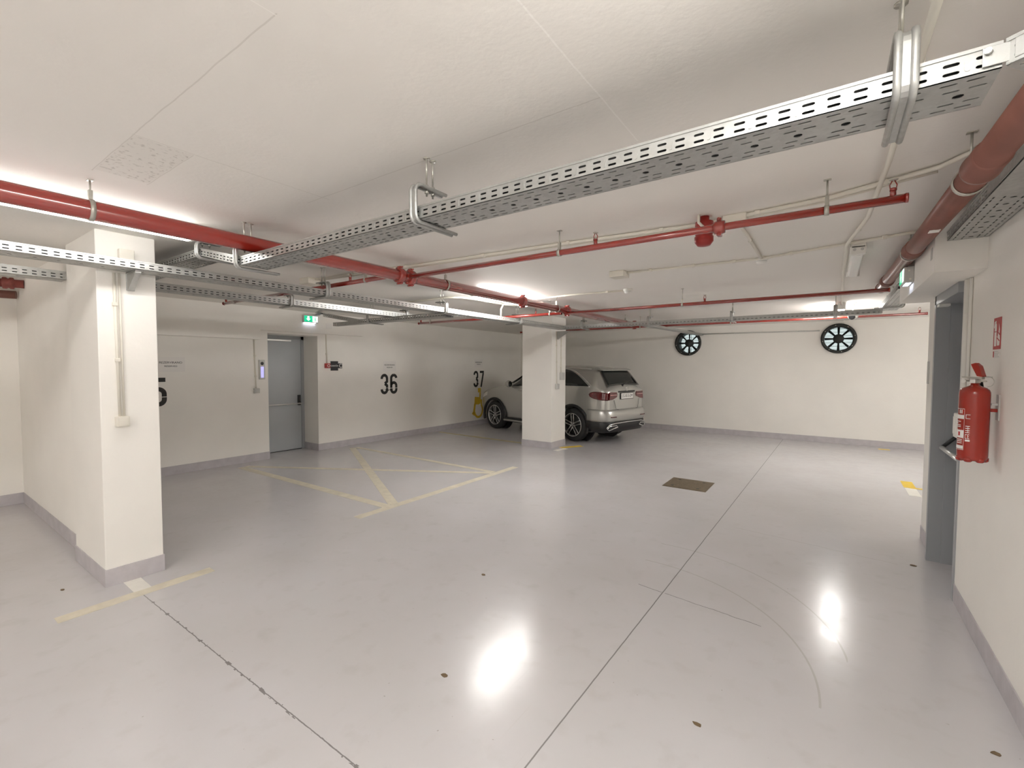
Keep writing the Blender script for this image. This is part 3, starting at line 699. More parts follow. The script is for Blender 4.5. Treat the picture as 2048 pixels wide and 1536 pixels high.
# ================================================================== LAMPS
def lamp(label, x, y0, L, lit=True, z0=2.515, lm=None):
    root = thing('strip_lamp', (x, y0 + L / 2, z0), label, 'ceiling lamp', 'ceiling strip lamps')
    mb = MB(); mb.box((x - .05, y0, z0 + .05), (x + .05, y0 + L, ZC - .012), .01); mb.box((x - .02, y0 + L * .2, ZC - .014), (x + .02, y0 + L * .25, ZC)); mb.box((x - .02, y0 + L * .75, ZC - .014), (x + .02, y0 + L * .8, ZC))
    mb.build('lamp_housing', PLAST, root)
    prof = [(-.042, .05), (-.042, .022), (-.03, .004), (-.012, 0), (.012, 0), (.03, .004), (.042, .022), (.042, .05)]
    mb = MB(); mb.prism(prof, (x, y0 + .035, z0), Xv, Zv, Yv, L - .07); mb.build('diffuser', (lm or LAMP) if lit else LAMPOFF, root)
    for a in (y0, y0 + L - .035):
        mb = MB(); mb.box((x - .052, a, z0 + .004), (x + .052, a + .035, z0 + .075), .008); mb.build('end_cap', PLAST, root)
    if not lit:
        for e in (-1, 1):
            mb = MB(); mb.cyl((x + .024 * e, y0 - .003, z0 + .042), (x + .024 * e, y0 + .003, z0 + .042), .011, 12); mb.build('cable_plug', GREYP, root)
    return root
lamp('lit strip lamp at the left, behind the red main pipe above the near pillar', -3.715, .09, 1.28)
lamp('lit strip lamp further down the red main pipe, above the pillar tray', -3.70, 4.42, 1.25, lm=LAMPC)
lamp('lit strip lamp at the far right near the back wall, seen end-on', .105, 8.42, 1.2, z0=2.50, lm=LAMPC)
lamp('unlit white strip lamp on the right ceiling beside the drain pipe', .150, 4.45, 1.1, False)
lamp('lit strip lamp on the right aisle just above the photo frame', -.02, -.25, 1.28, lm=LAMPC)
lamp('unseen fill lamp added behind the photographer on the left row', -3.715, -4.2, 1.28, lm=LAMPB)  # added out of view, stronger than the visible lamps, to lift overall brightness
lamp('unseen fill lamp added behind the photographer on the right row', -.02, -4.4, 1.28, lm=LAMPB)  # second unseen lamp added at the same high strength for fill light
lamp('unseen fill lamp added in the bay hidden round the corner at right', 3.6, 8.4, 1.25, lm=LAMPC)  # no known lamp here; added to brighten the far right and back wall

# detectors
def detector(label, x, y, m=PLAST):
    r = thing('smoke_detector', (x, y, ZC), label, 'detector', 'ceiling smoke detectors')
    MB().lathe((x, y, ZC), -Zv, [(0, 0), (.055, 0), (.055, .02), (.046, .024), (.042, .045), (.030, .056), (0, .058)], 24).build('detector_body', m, r)
    MB().lathe((x, y, ZC), -Zv, [(.0425, .030), (.0445, .030), (.0445, .036), (.0425, .036)], 24, True).build('vent_ring', GREYP, r)
detector('white smoke detector on the ceiling where three conduits meet', -.535, 4.64)
detector('white smoke detector on the ceiling right of the far lamp', -2.13, 5.58)
bell = thing('alarm_sounder', (-.70, 3.17, ZC), 'round dark red alarm sounder on the ceiling behind the nearest branch pipe', 'alarm')
MB().lathe((-.70, 3.17, ZC), -Zv, [(0, 0), (.03, 0), (.03, .03), (.055, .035), (.058, .10), (.05, .125), (.058, .13), (.058, .16), (.04, .185), (0, .19)], 26).build('sounder_body', REDDK, bell)
mb = MB(); mb.tube([(-.72, 3.11, ZC), (-.72, 3.105, 2.57), (-.69, 3.10, 2.535)], .009, 8); mb.build('cable', PVC, bell)
cam_t = thing('security_camera', (.255, 8.62, 2.5), 'small white bullet security camera hanging beside the lit right lamp', 'camera')
mb = MB(); mb.cyl((.255, 8.64, ZC), (.255, 8.64, 2.42), .015, 12); mb.lathe((.255, 8.64, 2.62), -Zv, [(0, 0), (.05, 0), (.05, .012), (.02, .02)], 18); mb.build('mount', PLAST, cam_t)
dcv = V3((-.25, -.95, -.16)).normalized(); c0 = V3((.262, 8.66, 2.415))
mb = MB(); mb.lathe(c0, dcv, [(0, -.07), (.044, -.065), (.05, 0), (.05, .10), (.045, .105)], 22); mb.build('camera_body', PLAST, cam_t)
MB().lathe(c0, dcv, [(.045, .104), (.036, .108), (.012, .104), (0, .104)], 22).build('lens_face', BLACK, cam_t)

# ================================================================== FANS in the back wall
for i, (fx, fz) in enumerate(FANS):
    f = thing('wall_fan', (fx, YB, fz), ('right round black extractor fan set in the back wall, seen straight on', 'left round black extractor fan set in the back wall, partly behind a tray stub')[i], 'fan', 'round fans in the back wall')
    mb = MB(); mb.lathe((fx, YB, fz), Yv, [(FR * .80, .33), (FR * .80, -.03), (FR * .86, -.045), (FR, -.045), (FR, -.004), (FR * .96, .0), (FR * .96, .33)], 48); mb.build('duct_ring', FANB, f)
    for k in range(8):
        a = 2 * pi * k / 8 + .2; c = V3((fx + cos(a) * FR * .90, YB - .045, fz + sin(a) * FR * .90)); MB().cyl(c, c - Yv * .006, .008, 6).build('flange_bolt', ZINC, f)
    mb = MB(); mb.lathe((fx, YB, fz), Yv, [(0, .05), (FR * .28, .055), (FR * .31, .07), (FR * .31, .17), (0, .18)], 30); hub = mb.build('hub', FANB, f)
    for k in range(8):
        a = 2 * pi * k / 8 + pi / 2; rd = V3((cos(a), 0, sin(a))); tg = V3((-sin(a), 0, cos(a))); mb = MB(); vs = []
        for rr, w0 in ((FR * .28, .016), (FR * .55, .021), (FR * .785, .024)):
            for s_, yy in ((-1, .095), (1, .135)):
                for th in (0, .005): vs.append(V3((fx, YB + yy + th, fz)) + rd * rr + tg * (w0 * s_))
        q = lambda i, j, k2: i * 4 + j * 2 + k2
        fs = []
        for i2 in (0, 1):
            fs += [(q(i2, 0, 0), q(i2 + 1, 0, 0), q(i2 + 1, 1, 0), q(i2, 1, 0)), (q(i2, 0, 1), q(i2, 1, 1), q(i2 + 1, 1, 1), q(i2 + 1, 0, 1)),
                   (q(i2, 0, 0), q(i2, 0, 1), q(i2 + 1, 0, 1), q(i2 + 1, 0, 0)), (q(i2, 1, 0), q(i2 + 1, 1, 0), q(i2 + 1, 1, 1), q(i2, 1, 1))]
        fs += [(0, 2, 3, 1), (8, 9, 11, 10)]
        mb.add(vs, fs); mb.build('blade', FANB, f)
    mb = MB(); mb.lathe((fx, YB, fz), Yv, [(0, .322), (FR * .80, .322), (FR * .80, .33), (0, .33)], 40); mb.build('lit_louvre', DAY, f)
    mb = MB()
    for k in range(-3, 4):
        zz = k * .075; hw = sqrt(max(0, (FR * .79) ** 2 - zz * zz)); mb.box((fx - hw, YB + .30, fz + zz - .004), (fx + hw, YB + .318, fz + zz + .004))
    mb.box((fx - .004, YB + .30, fz - FR * .78), (fx + .004, YB + .318, fz + FR * .78)); mb.build('louvre_slats', GREYP, f)

# ================================================================== SIGNS, PRINT, WALL THINGS
LW = XL + .0005
def digit(mb, d, y0, zt, w, h, th, wall=LW):
    """stencil digits drawn as separate strokes"""
    o = (wall, y0, zt - h); a = w / 2 - th / 2; c = w / 2; g = th * .16; S = lambda p: ribbon(mb, p, th, o, Yv, Zv, Xv)
    u = h * .27 - th / 2; zu = h - th / 2 - u * .0
    if d == '3':
        S(arc(c, h - a - th / 2, a, 188, 0, 10) + [(w - th / 2, h * .62), (w * .56, h * .525)])
        S([(w * .56, h * .515), (w - th / 2, h * .42), (w - th / 2, h * .315)]); S([(w - th / 2, h * .30), (w - th / 2, a + th / 2)] + arc(c, a + th / 2, a, 0, -188, 10))
    if d == '5':
        S([(th / 2, h - th / 2), (w * .94, h - th / 2)]); S([(th / 2, h - th - g), (th / 2, h * .56)])
        S([(w * .12, h * .575)] + arc(c, h * .60 - a, a, 110, 0, 7) + [(w - th / 2, h * .335)]); S([(w - th / 2, h * .315)] + arc(c, a + th / 2, a, 0, -175, 10))
    if d == '6':
        S(arc(c, h - a - th / 2, a, 5, 90, 6)); S(arc(c, h - a - th / 2, a, 90, 180, 6) + [(th / 2, h * .30)]); S([(th / 2, h * .275), (th / 2, a + th / 2)] + arc(c, a + th / 2, a, 180, 360, 12) + [(w - th / 2, h * .275)])
        S([(w - th / 2, h * .30)] + arc(c, h * .56 - a, a, 0, 170, 8))
    if d == '7':
        S([(th * .3, h - th / 2), (w * .98, h - th / 2)]); S([(w * .84, h - th), (w * .36, 0)])
def number(label, ds, y0, zt, h=.45, w=.205, gap=.055, th=.062):
    r = thing('painted_number', (LW, y0, zt - h), label, 'wall number', 'stencilled bay numbers')
    for i, d in enumerate(ds):
        mb = MB(); digit(mb, d, y0 + i * (w + gap), zt, w, h, th); mb.build('digit', STEN, r)
number('large black stencilled number 35 on the left wall, half hidden by the near pillar', '35', 2.085, 1.452, h=.42)
number('large black stencilled number 36 on the left wall right of the door', '36', 6.44, 1.455)
number('large black stencilled number 37 on the left wall behind the silver car', '37', 9.58, 1.495, w=.20)
def notice(label, y, z, w=.36, h=.22, s=1.0):
    r = thing('paper_notice', (LW, y, z), label, 'notice', 'reserved notices above the bay numbers')
    MB().frame_box((LW, y - w / 2, z - h / 2), Yv, Zv, Xv, w, h, .0012).build('paper_sheet', PAPER, r)
    text('lettering', 'REZERVIRANO', .044 * s, (LW + .0013, y, z + .028), Yv, Zv, Xv, DARKG, r); text('lettering', 'RESERVED', .036 * s, (LW + .0013, y, z - .026), Yv, Zv, Xv, DARKG, r)
notice('white reserved notice on the left wall beside the near pillar, above number 35', 2.61, 1.645)
notice('white reserved notice above the number 36 on the left wall', 6.69, 1.62)
notice('white reserved notice above the number 37 on the left wall', 9.80, 1.70)
# wheelchair symbol
ws = thing('painted_symbol', (LW, 9.8, .2), 'yellow painted wheelchair symbol on the left wall under the number 37', 'wall symbol')
mb = MB(); o = (LW, 9.53, .195)
ribbon(mb, [(.300, .82), (.305, .70)], .125, o, Yv, Zv, Xv); ribbon(mb, [(.335, .70), (.315, .38)], .065, o, Yv, Zv, Xv)
ribbon(mb, [(.205, .575), (.185, .37)], .20, o, Yv, Zv, Xv); ribbon(mb, [(.115, .40), (.06, .12)], .075, o, Yv, Zv, Xv); ribbon(mb, [(.0, .15), (.10, .085)], .06, o, Yv, Zv, Xv)
ribbon(mb, [(.385, .50)] + arc(.265, .205, .175, 42, -165, 14, .19), .062, o, Yv, Zv, Xv)
mb.build('wheelchair_figure', YEL, ws)
# dark garage signs and call point
g1 = thing('garage_sign', (LW, 5.32, 1.63), 'square charcoal sign with white lettering beside the red call point', 'sign')
MB().frame_box((LW, 5.235, 1.535), Yv, Zv, Xv, .165, .185, .006, .001).build('sign_plate', DARKG, g1)
text('lettering', 'GARAŽA', .042, (LW + .006, 5.318, 1.628), Yv, Zv, Xv, PAPER, g1)
g2 = thing('letter_sign', (LW, 5.44, 1.63), 'small charcoal plate with a white letter C beside the square sign', 'sign')
MB().frame_box((LW, 5.402, 1.58), Yv, Zv, Xv, .09, .098, .005, .001).build('sign_plate', DARKG, g2)
text('lettering', 'C', .105, (LW + .005, 5.455, 1.628), Yv, Zv, Xv, PAPER, g2)
cp = thing('call_point', (LW, 5.16, 1.63), 'small red fire call point on the left wall right of the door', 'call point')
MB().frame_box((LW, 5.105, 1.585), Yv, Zv, Xv, .10, .092, .05, .005).build('call_point_body', mat('red_call_point', (.40, .03, .025), .35), cp)
MB().lathe((LW + .05, 5.165, 1.632), Xv, [(.020, 0), (.030, 0), (.030, .003), (.020, .003)], 16, True).build('button_ring', PLAST, cp)
# intercom
ic = thing('intercom', (LW, 3.945, 1.56), 'brushed steel intercom panel with glowing violet keypad left of the grey door', 'intercom')
MB().frame_box((LW, 3.870, 1.395), Yv, Zv, Xv, .100, .335, .022, .004).build('panel', GREYP, ic)
MB().lathe((LW + .022, 3.922, 1.668), Xv, [(0, .003), (.024, .003), (.028, 0)], 18).build('lens', BLACK, ic)
mb = MB(); mb.frame_box((LW + .0215, 3.896, 1.424), Yv, Zv, Xv, .052, .188, .001)
for k in range(11): mb.frame_box((LW + .022, 3.900, 1.428 + k * .0165), Yv, Zv, Xv, .044, .013, .003)
mb.build('keypad', KEYS, ic)
# exit signs
def exit_left():
    r = thing('exit_sign', (XL + .09, 4.76, 2.47), 'green lit exit sign with white arrow above the left grey door', 'exit sign', 'lit exit signs')
    X0 = XL + .09
    MB().frame_box((X0, 4.615, 2.425), Yv, Zv, Xv, .285, .125, .055, .005).build('sign_housing', GREYP, r)
    f = X0 + .055
    MB().frame_box((f, 4.625, 2.437), Yv, Zv, Xv, .158, .108, .003).build('green_panel', EXG, r)
    MB().frame_box((f, 4.783, 2.437), Yv, Zv, Xv, .107, .108, .003).build('white_panel', EXW, r)
    MB().prism([(-.02, .045), (.02, .045), (.02, 0), (.045, 0), (0, -.042), (-.045, 0), (-.02, 0)], (f + .003, 4.703, 2.493), Yv, Zv, Xv, .001).build('arrow', EXW, r)
    mb = MB(); o = (f + .003, 4.837, 2.45)
    ribbon(mb, [(0, .062), (0, .034)], .014, o, Yv, Zv, Xv); ribbon(mb, [(0, .036), (-.014, .006)], .008, o, Yv, Zv, Xv); ribbon(mb, [(0, .036), (.014, .016), (.01, .004)], .008, o, Yv, Zv, Xv); mb.prism(circle(0, .073, .008), o, Yv, Zv, Xv, .001)
    mb.build('running_figure', EXG, r)
    MB().frame_box((X0 + .010, 4.64, 2.424), Yv, Xv, -Zv, .22, .035, .003).build('downlight', EXB, r)
exit_left()
def exit_right():
    r = thing('exit_sign', (.512, 4.9, 2.37), 'lit exit sign on the right bulkhead, seen from its end, green edge at left', 'exit sign', 'lit exit signs')
    MB().box((.452, 4.715, 2.312), (.512, 5.0, 2.432), .005).build('sign_housing', GREYP, r)
    f = .452
    MB().box((f - .003, 4.735, 2.325), (f, 4.84, 2.425)).build('white_panel', EXW, r)
    MB().box((f - .003, 4.84, 2.325), (f, 4.99, 2.425)).build('green_panel', EXG, r)
    MB().prism([(-.02, .045), (.02, .045), (.02, 0), (.045, 0), (0, -.042), (-.045, 0), (-.02, 0)], (f - .003, 4.915, 2.38), -Yv, Zv, -Xv, .001).build('arrow', EXW, r)
    MB().box((.466, 4.76, 2.312), (.500, 4.95, 2.3155)).build('downlight', EXB, r)
    mb = MB(); mb.cyl((.48, 4.7155, 2.40), (.48, 4.711, 2.40), .006, 10); mb.cyl((.488, 4.7155, 2.335), (.488, 4.709, 2.335), .008, 10); mb.build('screw_cap', PVC, r)
exit_right()
# small plates
def plate(label, name, lo, hi, m, cat='sign'):
    return tag(MB().box(lo, hi, .0005).build(name, m), label, cat)
plate('narrow grey plate on the wall strip left of the right door', 'door_plate', (XR - .004, 5.69, 1.49), (XR, 5.785, 1.70), GREYP)
plate('small grey sticker on the right bulkhead above the exit sign', 'wall_sticker', (.511 - .002, 3.93, 2.335), (.511, 3.99, 2.41), GREYP)
lg = thing('wall_label', (XL + .09, 5.1, 2.38), 'small black and white wall label right of the green exit sign', 'label')
MB().frame_box((XL + .09, 5.09, 2.335), Yv, Zv, Xv, .13, .105, .001).build('label_sheet', PAPER, lg)
mb = MB(); ribbon(mb, [(.02, .015), (.02, .075)], .014, (XL + .046, 5.09, 2.335), Yv, Zv, Xv); ribbon(mb, [(.01, .08), (.03, .095)], .012, (XL + .046, 5.09, 2.335), Yv, Zv, Xv); ribbon(mb, [(.05, .02), (.11, .02)], .014, (XL + .046, 5.09, 2.335), Yv, Zv, Xv); ribbon(mb, [(.05, .085), (.115, .085)], .01, (XL + .046, 5.09, 2.335), Yv, Zv, Xv)
mb.build('label_print', DARKG, lg)
# fire extinguisher and its signs
RW = XR - .0005
fs_ = thing('extinguisher_sign', (RW, 3.6, 1.83), 'red pictogram sign of an extinguisher and flames on the right wall', 'sign')
Y0, Z0, SW, SH = 3.675, 1.748, .135, .175
MB().frame_box((RW, Y0, Z0), -Yv, Zv, -Xv, SW, SH, .002).build('sign_plate', REDSIGN, fs_)
mb = MB(); o = (RW - .002, Y0, Z0)
mb.prism(arc(.040, .128, .018, 0, 180, 8) + [(.022, .018), (.058, .018)], o, -Yv, Zv, -Xv, .0006); ribbon(mb, [(.040, .145), (.040, .158)], .012, o, -Yv, Zv, -Xv); ribbon(mb, [(.04, .155), (.022, .150), (.012, .12)], .006, o, -Yv, Zv, -Xv)
mb.prism([(.075, .02), (.115, .02), (.125, .055), (.112, .085), (.116, .11), (.098, .14), (.10, .105), (.085, .085), (.088, .06), (.07, .075)], o, -Yv, Zv, -Xv, .0006)
mb.build('pictogram', PAPER, fs_)
mb = MB()
ribbon(mb, [(.078, .062), (.12, .045)], .006, (RW - .0027, Y0, Z0), -Yv, Zv, -Xv); ribbon(mb, [(.088, .095), (.118, .08)], .005, (RW - .0027, Y0, Z0), -Yv, Zv, -Xv); ribbon(mb, [(.022, .098), (.058, .098)], .004, (RW - .0027, Y0, Z0), -Yv, Zv, -Xv)
mb.build('pictogram_line', REDSIGN, fs_)
f2 = thing('instruction_label', (RW, 3.6, 1.72), 'small white instruction strip just below the red pictogram sign', 'label')
MB().frame_box((RW, Y0, 1.700), -Yv, Zv, -Xv, SW, .042, .001).build('label_sheet', PAPER, f2)
mb = MB(); o = (RW - .001, Y0, 1.700); ribbon(mb, [(.014, .004), (.014, .038)], .017, o, -Yv, Zv, -Xv); mb.build('symbol', REDSIGN, f2)
mb = MB()
for k in range(4): ribbon(mb, [(.036, .007 + k * .0095), (.118 - .02 * (k % 2), .007 + k * .0095)], .0028, o, -Yv, Zv, -Xv)
mb.build('print_lines', GREYP, f2)
EX, EY = .655, 3.525; ER = .0635
ex = thing('fire_extinguisher', (EX, EY, 1.12), 'red fire extinguisher hanging on the right wall beside the door', 'fire extinguisher')
cyl_o = MB().lathe((EX, EY, 1.12), Zv, [(0, .016), (ER * .86, .014), (ER * .97, .024), (ER, .042), (ER, .378), (ER * .985, .392), (ER * .92, .404), (ER * .75, .415), (ER * .45, .423), (.020, .428), (.017, .44), (0, .44)], 40).build('cylinder', REDX, ex)
mb = MB()
for k in range(6):
    a = 2 * pi * k / 6; c = V3((EX + cos(a) * ER * .75, EY + sin(a) * ER * .75, 1.12)); mb.tube([c + Zv * .006, c + Zv * .012, c + Zv * .03], [.012, .019, .019], 10)
mb.build('foot_ring', REDX, ex)
vd = V3((-.55, -.84, 0)).normalized()       # direction the front of the extinguisher faces
sd = V3((-vd.y, vd.x, 0))
tp = V3((EX, EY, 1.56))
mb = MB(); mb.cyl(tp - Zv * .005, tp + Zv * .025, .016, 12); mb.frame_box(tp - sd * .012 - vd * .03, sd, vd, Zv, .024, .06, .022, .003); mb.build('valve', ALU, ex)
pl = V3((-.75, .66, 0)).normalized()
mb = MB(); mb.prism([(-.035, .022), (.01, .028), (.055, .030), (.058, .036), (-.035, .034)], tp - V3((-pl.y, pl.x, 0)) * .011, pl, Zv, V3((-pl.y, pl.x, 0)), .022); mb.build('carry_handle', ZINC, ex); mb = MB()
mb.prism([(-.04, .035), (-.015, .04), (.006, .085), (.014, .105), (-.004, .112), (-.022, .095)], tp - V3((-pl.y, pl.x, 0)) * .016, pl, Zv, V3((-pl.y, pl.x, 0)), .032); mb.build('squeeze_handle', REDX, ex)
mb = MB(); mb.tube([tp + pl * .05 + Zv * .012, tp - pl * .05 + Zv * .012], .004, 8); mb.tube([tp - pl * .03 + Zv * .036, tp - pl * .075 + Zv * .036], .0022, 6)
mb.tube([tp - pl * (.055 + .028 * cos(q)) + Zv * (.010 + .028 * sin(q)) for q in [pi / 2 - pi * k / 9 for k in range(-1, 10)]], .0018, 6); mb.build('safety_pin', ZINC, ex)
mb = MB(); mb.cyl(tp + pl * .052 + Zv * .010 - vd * .003, tp + pl * .052 + Zv * .010 + vd * .006, .011, 14); mb.build('gauge', ALU, ex)
mb = MB(); mb.tube([tp + sd * .0 - vd * .02, tp - vd * .06 + Zv * .005, V3((EX + .045, EY + .06, 1.50)), V3((EX + .05, EY + .055, 1.30))], .008, 8); mb.build('hose', BLACK, ex)
# label print wrapped on the cylinder (curved patches)
def curved(mb, a0, a1, z0, z1, off=.0006, n=6):
    A = []
    for k in range(n + 1):
        a = a0 + (a1 - a0) * k / n; dd = V3((cos(a), sin(a), 0)) * (ER + off)
        A += [V3((EX, EY, z0)) + dd, V3((EX, EY, z1)) + dd]
    mb.add(A, [(2 * k, 2 * k + 2, 2 * k + 3, 2 * k + 1) for k in range(n)])
base_a = atan2(-EY, -EX)                   # angle that faces the camera side
lab = MB()
for z0, z1 in ((1.365, 1.392), (1.285, 1.330), (1.232, 1.247), (1.334, 1.355)): pass
L0 = base_a - 1.55; L1 = base_a - .62
for a0, a1, z0, z1 in ((L0, L1, 1.362, 1.384), (L0, L1, 1.256, 1.300), (L0, L1, 1.196, 1.214)): curved(lab, a0, a1, z0, z1)
for z in (1.345, 1.335, 1.325, 1.316): curved(lab, L0 + .15, L1 - .25 - .3 * (z == 1.335), z, z + .004, n=4)
for z in (1.245, 1.236, 1.226): curved(lab, L0 + .3, L1 - .1, z, z + .004, n=4)
for z in (1.190, 1.417): curved(lab, L0, L1 + .02, z, z + .0022)
curved(lab, L1 + .01, L1 + .03, 1.190, 1.419, n=1)
for k in range(3): curved(lab, L1 - .42 + .11 * k, L1 - .36 + .11 * k, 1.392, 1.413, n=1)
for z in (1.365, 1.386): curved(lab, L1 + .12, L1 + .42, z, z + .0025, n=3)
for z in (1.322, 1.310, 1.298, 1.287): curved(lab, L1 + .12, L1 + .42, z, z + .0035, n=3)
curved(lab, L1 + .12, L1 + .16, 1.365, 1.388, n=1); curved(lab, L1 + .28, L1 + .31, 1.287, 1.325, n=1)
curved(lab, L1 + .12, L1 + .44, 1.240, 1.250, n=3)
# CE mark as two C shapes
for c_ in (L1 + .18, L1 + .34):
    curved(lab, c_ - .06, c_ - .03, 1.258, 1.276, n=1); curved(lab, c_ - .06, c_ + .06, 1.276, 1.2795, n=2); curved(lab, c_ - .06, c_ + .06, 1.2545, 1.258, n=2)
curved(lab, L1 + .29, L1 + .38, 1.2655, 1.2685, n=2)
lab.build('label_print', PAPER, cyl_o)
fl_ = MB(); curved(fl_, L1 - .5, L1 - .28, 1.268, 1.290, .001); fl_.build('flame_symbol', REDSIGN, cyl_o)
hk = thing('extinguisher_hook', (XR, EY, 1.45), 'grey steel wall hook holding the red extinguisher', 'hook')
mb = MB(); mb.box((XR - .006, EY - .025, 1.36), (XR, EY + .025, 1.50), .002); mb.box((XR - .03, EY - .012, 1.44), (XR, EY + .012, 1.452), .002); mb.build('hook_plate', GREYP, hk)
mb = MB(); mb.frame_box((EX + ER - .004, EY - .012, 1.405), Xv, Yv, Zv, .03, .024, .018, .003); mb.build('hanging_lug', REDX, ex)

# ================================================================== FLOOR THINGS
mh = thing('floor_hatch', (-1.585, 6.55, 0), 'brown steel floor hatch in the middle of the aisle', 'hatch')
MB().box((-1.865, 6.265, .0), (-1.30, 6.835, .004), .001).build('hatch_frame', MANH, mh)
mb = MB(); mb.box((-1.848, 6.282, .004), (-1.317, 6.818, .007), .001)
for k in range(9): mb.box((-1.72 + k * .033, 6.45, .0065), (-1.712 + k * .033, 6.64, .0085))
mb.build('hatch_plate', MANH, mh)
for q in ((-1.75, 6.36), (-1.42, 6.36), (-1.75, 6.74), (-1.42, 6.74)): MB().cyl((q[0], q[1], .0065), (q[0], q[1], .0085), .02, 10).build('lifting_socket', BLACK, mh)
def strokes(name, label, parts, cat='floor marking', group='painted floor markings'):
    r = thing(name, (parts[0][1][0][0], parts[0][1][0][1], 0), label, cat, group)
    for i, (nm, pts, w, m) in enumerate(parts):
        mb = MB(); ribbon(mb, pts, w, (0, 0, .0002 + .0002 * i), Xv, Yv, Zv, .0008); mb.build(nm, m, r)
strokes('bay_marking', 'cream painted T marking on the floor in front of the near pillar',
        [('bar', [(-4.03, .655), (-4.04, 1.56)], .105, CREAM), ('stem', [(-4.33, 1.125), (-4.08, 1.12)], .105, WHITEP)])
strokes('hatched_marking', 'faded cream hatched no-parking marking in front of the left grey door',
        [('stripe', [(-4.15, 3.0), (-4.155, 6.03)], .11, CREAM), ('stripe', [(-4.2, 3.45), (-7.70, 3.42)], .12, CREAM),
         ('stripe', [(-4.2, 3.55), (-7.76, 5.53)], .12, CREAM), ('stripe', [(-4.22, 5.47), (-7.70, 3.50)], .10, CREAM), ('stripe', [(-4.22, 5.53), (-7.72, 5.60)], .10, CREAM)])
strokes('yellow_line', 'faded yellow bay line on the floor left of the far pillar', [('stripe', [(-7.86, 8.10), (-5.2, 7.98)], .09, YELF)])
strokes('bay_corner_marking', 'yellow and white corner marking on the floor right of the far pillar',
        [('yellow_stripe', [(-4.40, 7.98), (-4.15, 8.42)], .14, YEL), ('white_stripe', [(-4.33, 7.64), (-4.28, 7.98)], .12, WHITEP)])
strokes('bay_corner_marking', 'yellow and white corner marking on the floor at the end of the right wall',
        [('yellow_stripe', [(.925, 8.12), (.925, 8.56)], .13, YEL), ('white_stripe', [(.925, 7.64), (.925, 8.10)], .12, WHITEP), ('yellow_arm', [(.92, 8.13), (3.0, 8.13)], .07, YEL)])
strokes('yellow_mark', 'small yellow mark on the floor against the back wall at right', [('stripe', [(.82, 11.62), (1.0, 11.62)], .12, YEL)])
random.seed(11)
for lb, (x, y), s in (('brown leaf crumb on the floor left of the bright floor glare', (-1.64, 1.72), .018), ('brown crumb on the floor at the bottom left beside the joint', (-1.35, .87), .014),
                      ('dark crumb on the floor left of the near pillar base', (-4.55, .78), .014), ('brown crumb on the floor at the lower right corner by the wall', (.52, 1.95), .02),
                      ('brown crumb on the floor in the right foreground below the long scratch', (-.46, 2.15), .018), ('dark crumb on the floor near the foot of the right door', (.60, 4.95), .022),
                      ('brown crumb on the floor beside the right skirting', (.62, 2.72), .016), ('dark crumb on the floor at the bottom centre edge', (-.73, 1.30), .013),
                      ('dark crumb on the floor halfway between the T marking and the floor hatch', (-2.2, 2.75), .016)):
    mb = MB(); n = 7; pts = [(s * (.7 + .5 * random.random()) * cos(2 * pi * k / n) * 1.2, s * (.5 + .4 * random.random()) * sin(2 * pi * k / n)) for k in range(n)]
    mb.prism(pts, (x, y, .0), Xv, Yv, Zv, .004); tag(mb.build('leaf_crumb', LEAF), lb, 'litter', 'crumbs of litter on the floor')

# ================================================================== CAR
WB = 2.66; HX = V3((-.973, .231, 0)).normalized()
car = thing('car', (-4.41, 9.565, 0), 'silver SUV parked beyond the far pillar, rear corner toward the camera', 'car')
car.scale = (1, .84, 1)
car.rotation_euler = (0, 0, atan2(HX.y, HX.x))
def interp(xs, ys, x):                      # monotone-ish cubic through keys
    if x <= xs[0]: return ys[0]
    if x >= xs[-1]: return ys[-1]
    for i in range(len(xs) - 1):
        if xs[i] <= x <= xs[i + 1]: break
    def m(j):
        if j == 0 or j == len(xs) - 1: return 0.0 if j == 0 else 0.0
        d0 = (ys[j] - ys[j - 1]) / (xs[j] - xs[j - 1]); d1 = (ys[j + 1] - ys[j]) / (xs[j + 1] - xs[j])
        return 0.0 if d0 * d1 <= 0 else 2 * d0 * d1 / (d0 + d1)
    h = xs[i + 1] - xs[i]; u = (x - xs[i]) / h
    m0 = m(i) if i else (ys[1] - ys[0]) / (xs[1] - xs[0]); m1 = m(i + 1) if i + 1 < len(xs) - 1 else (ys[-1] - ys[-2]) / (xs[-1] - xs[-2])
    return ys[i] * (2 * u ** 3 - 3 * u * u + 1) + h * m0 * (u ** 3 - 2 * u * u + u) + ys[i + 1] * (-2 * u ** 3 + 3 * u * u) + h * m1 * (u ** 3 - u * u)
XS = [-.86, -.84, -.80, -.66, -.52, -.38, -.1, .5, 1.1, 1.55, 2.00, 2.30, 2.75, 3.10, 3.30, 3.40, 3.45]
TOP = [1.13, 1.185, 1.24, 1.43, 1.575, 1.61, 1.635, 1.652, 1.63, 1.56, 1.34, 1.20, 1.135, 1.055, .955, .84, .69]
WID = [.70, .77, .83, .89, .905, .912, .918, .918, .918, .918, .915, .91, .90, .86, .78, .66, .45]
SHO = [1.09, 1.12, 1.14, 1.17, 1.19, 1.195, 1.195, 1.18, 1.16, 1.14, 1.12, 1.10, 1.05, .98, .88, .78, .64]
RTW = [.60, .60, .60, .595, .60, .62, .635, .645, .64, .62, .66, .70, .66, .60, .52, .40, .25]
BOT = [.42, .36, .31, .27, .25, .24, .24, .24, .24, .24, .24, .24, .24, .25, .28, .32, .40]
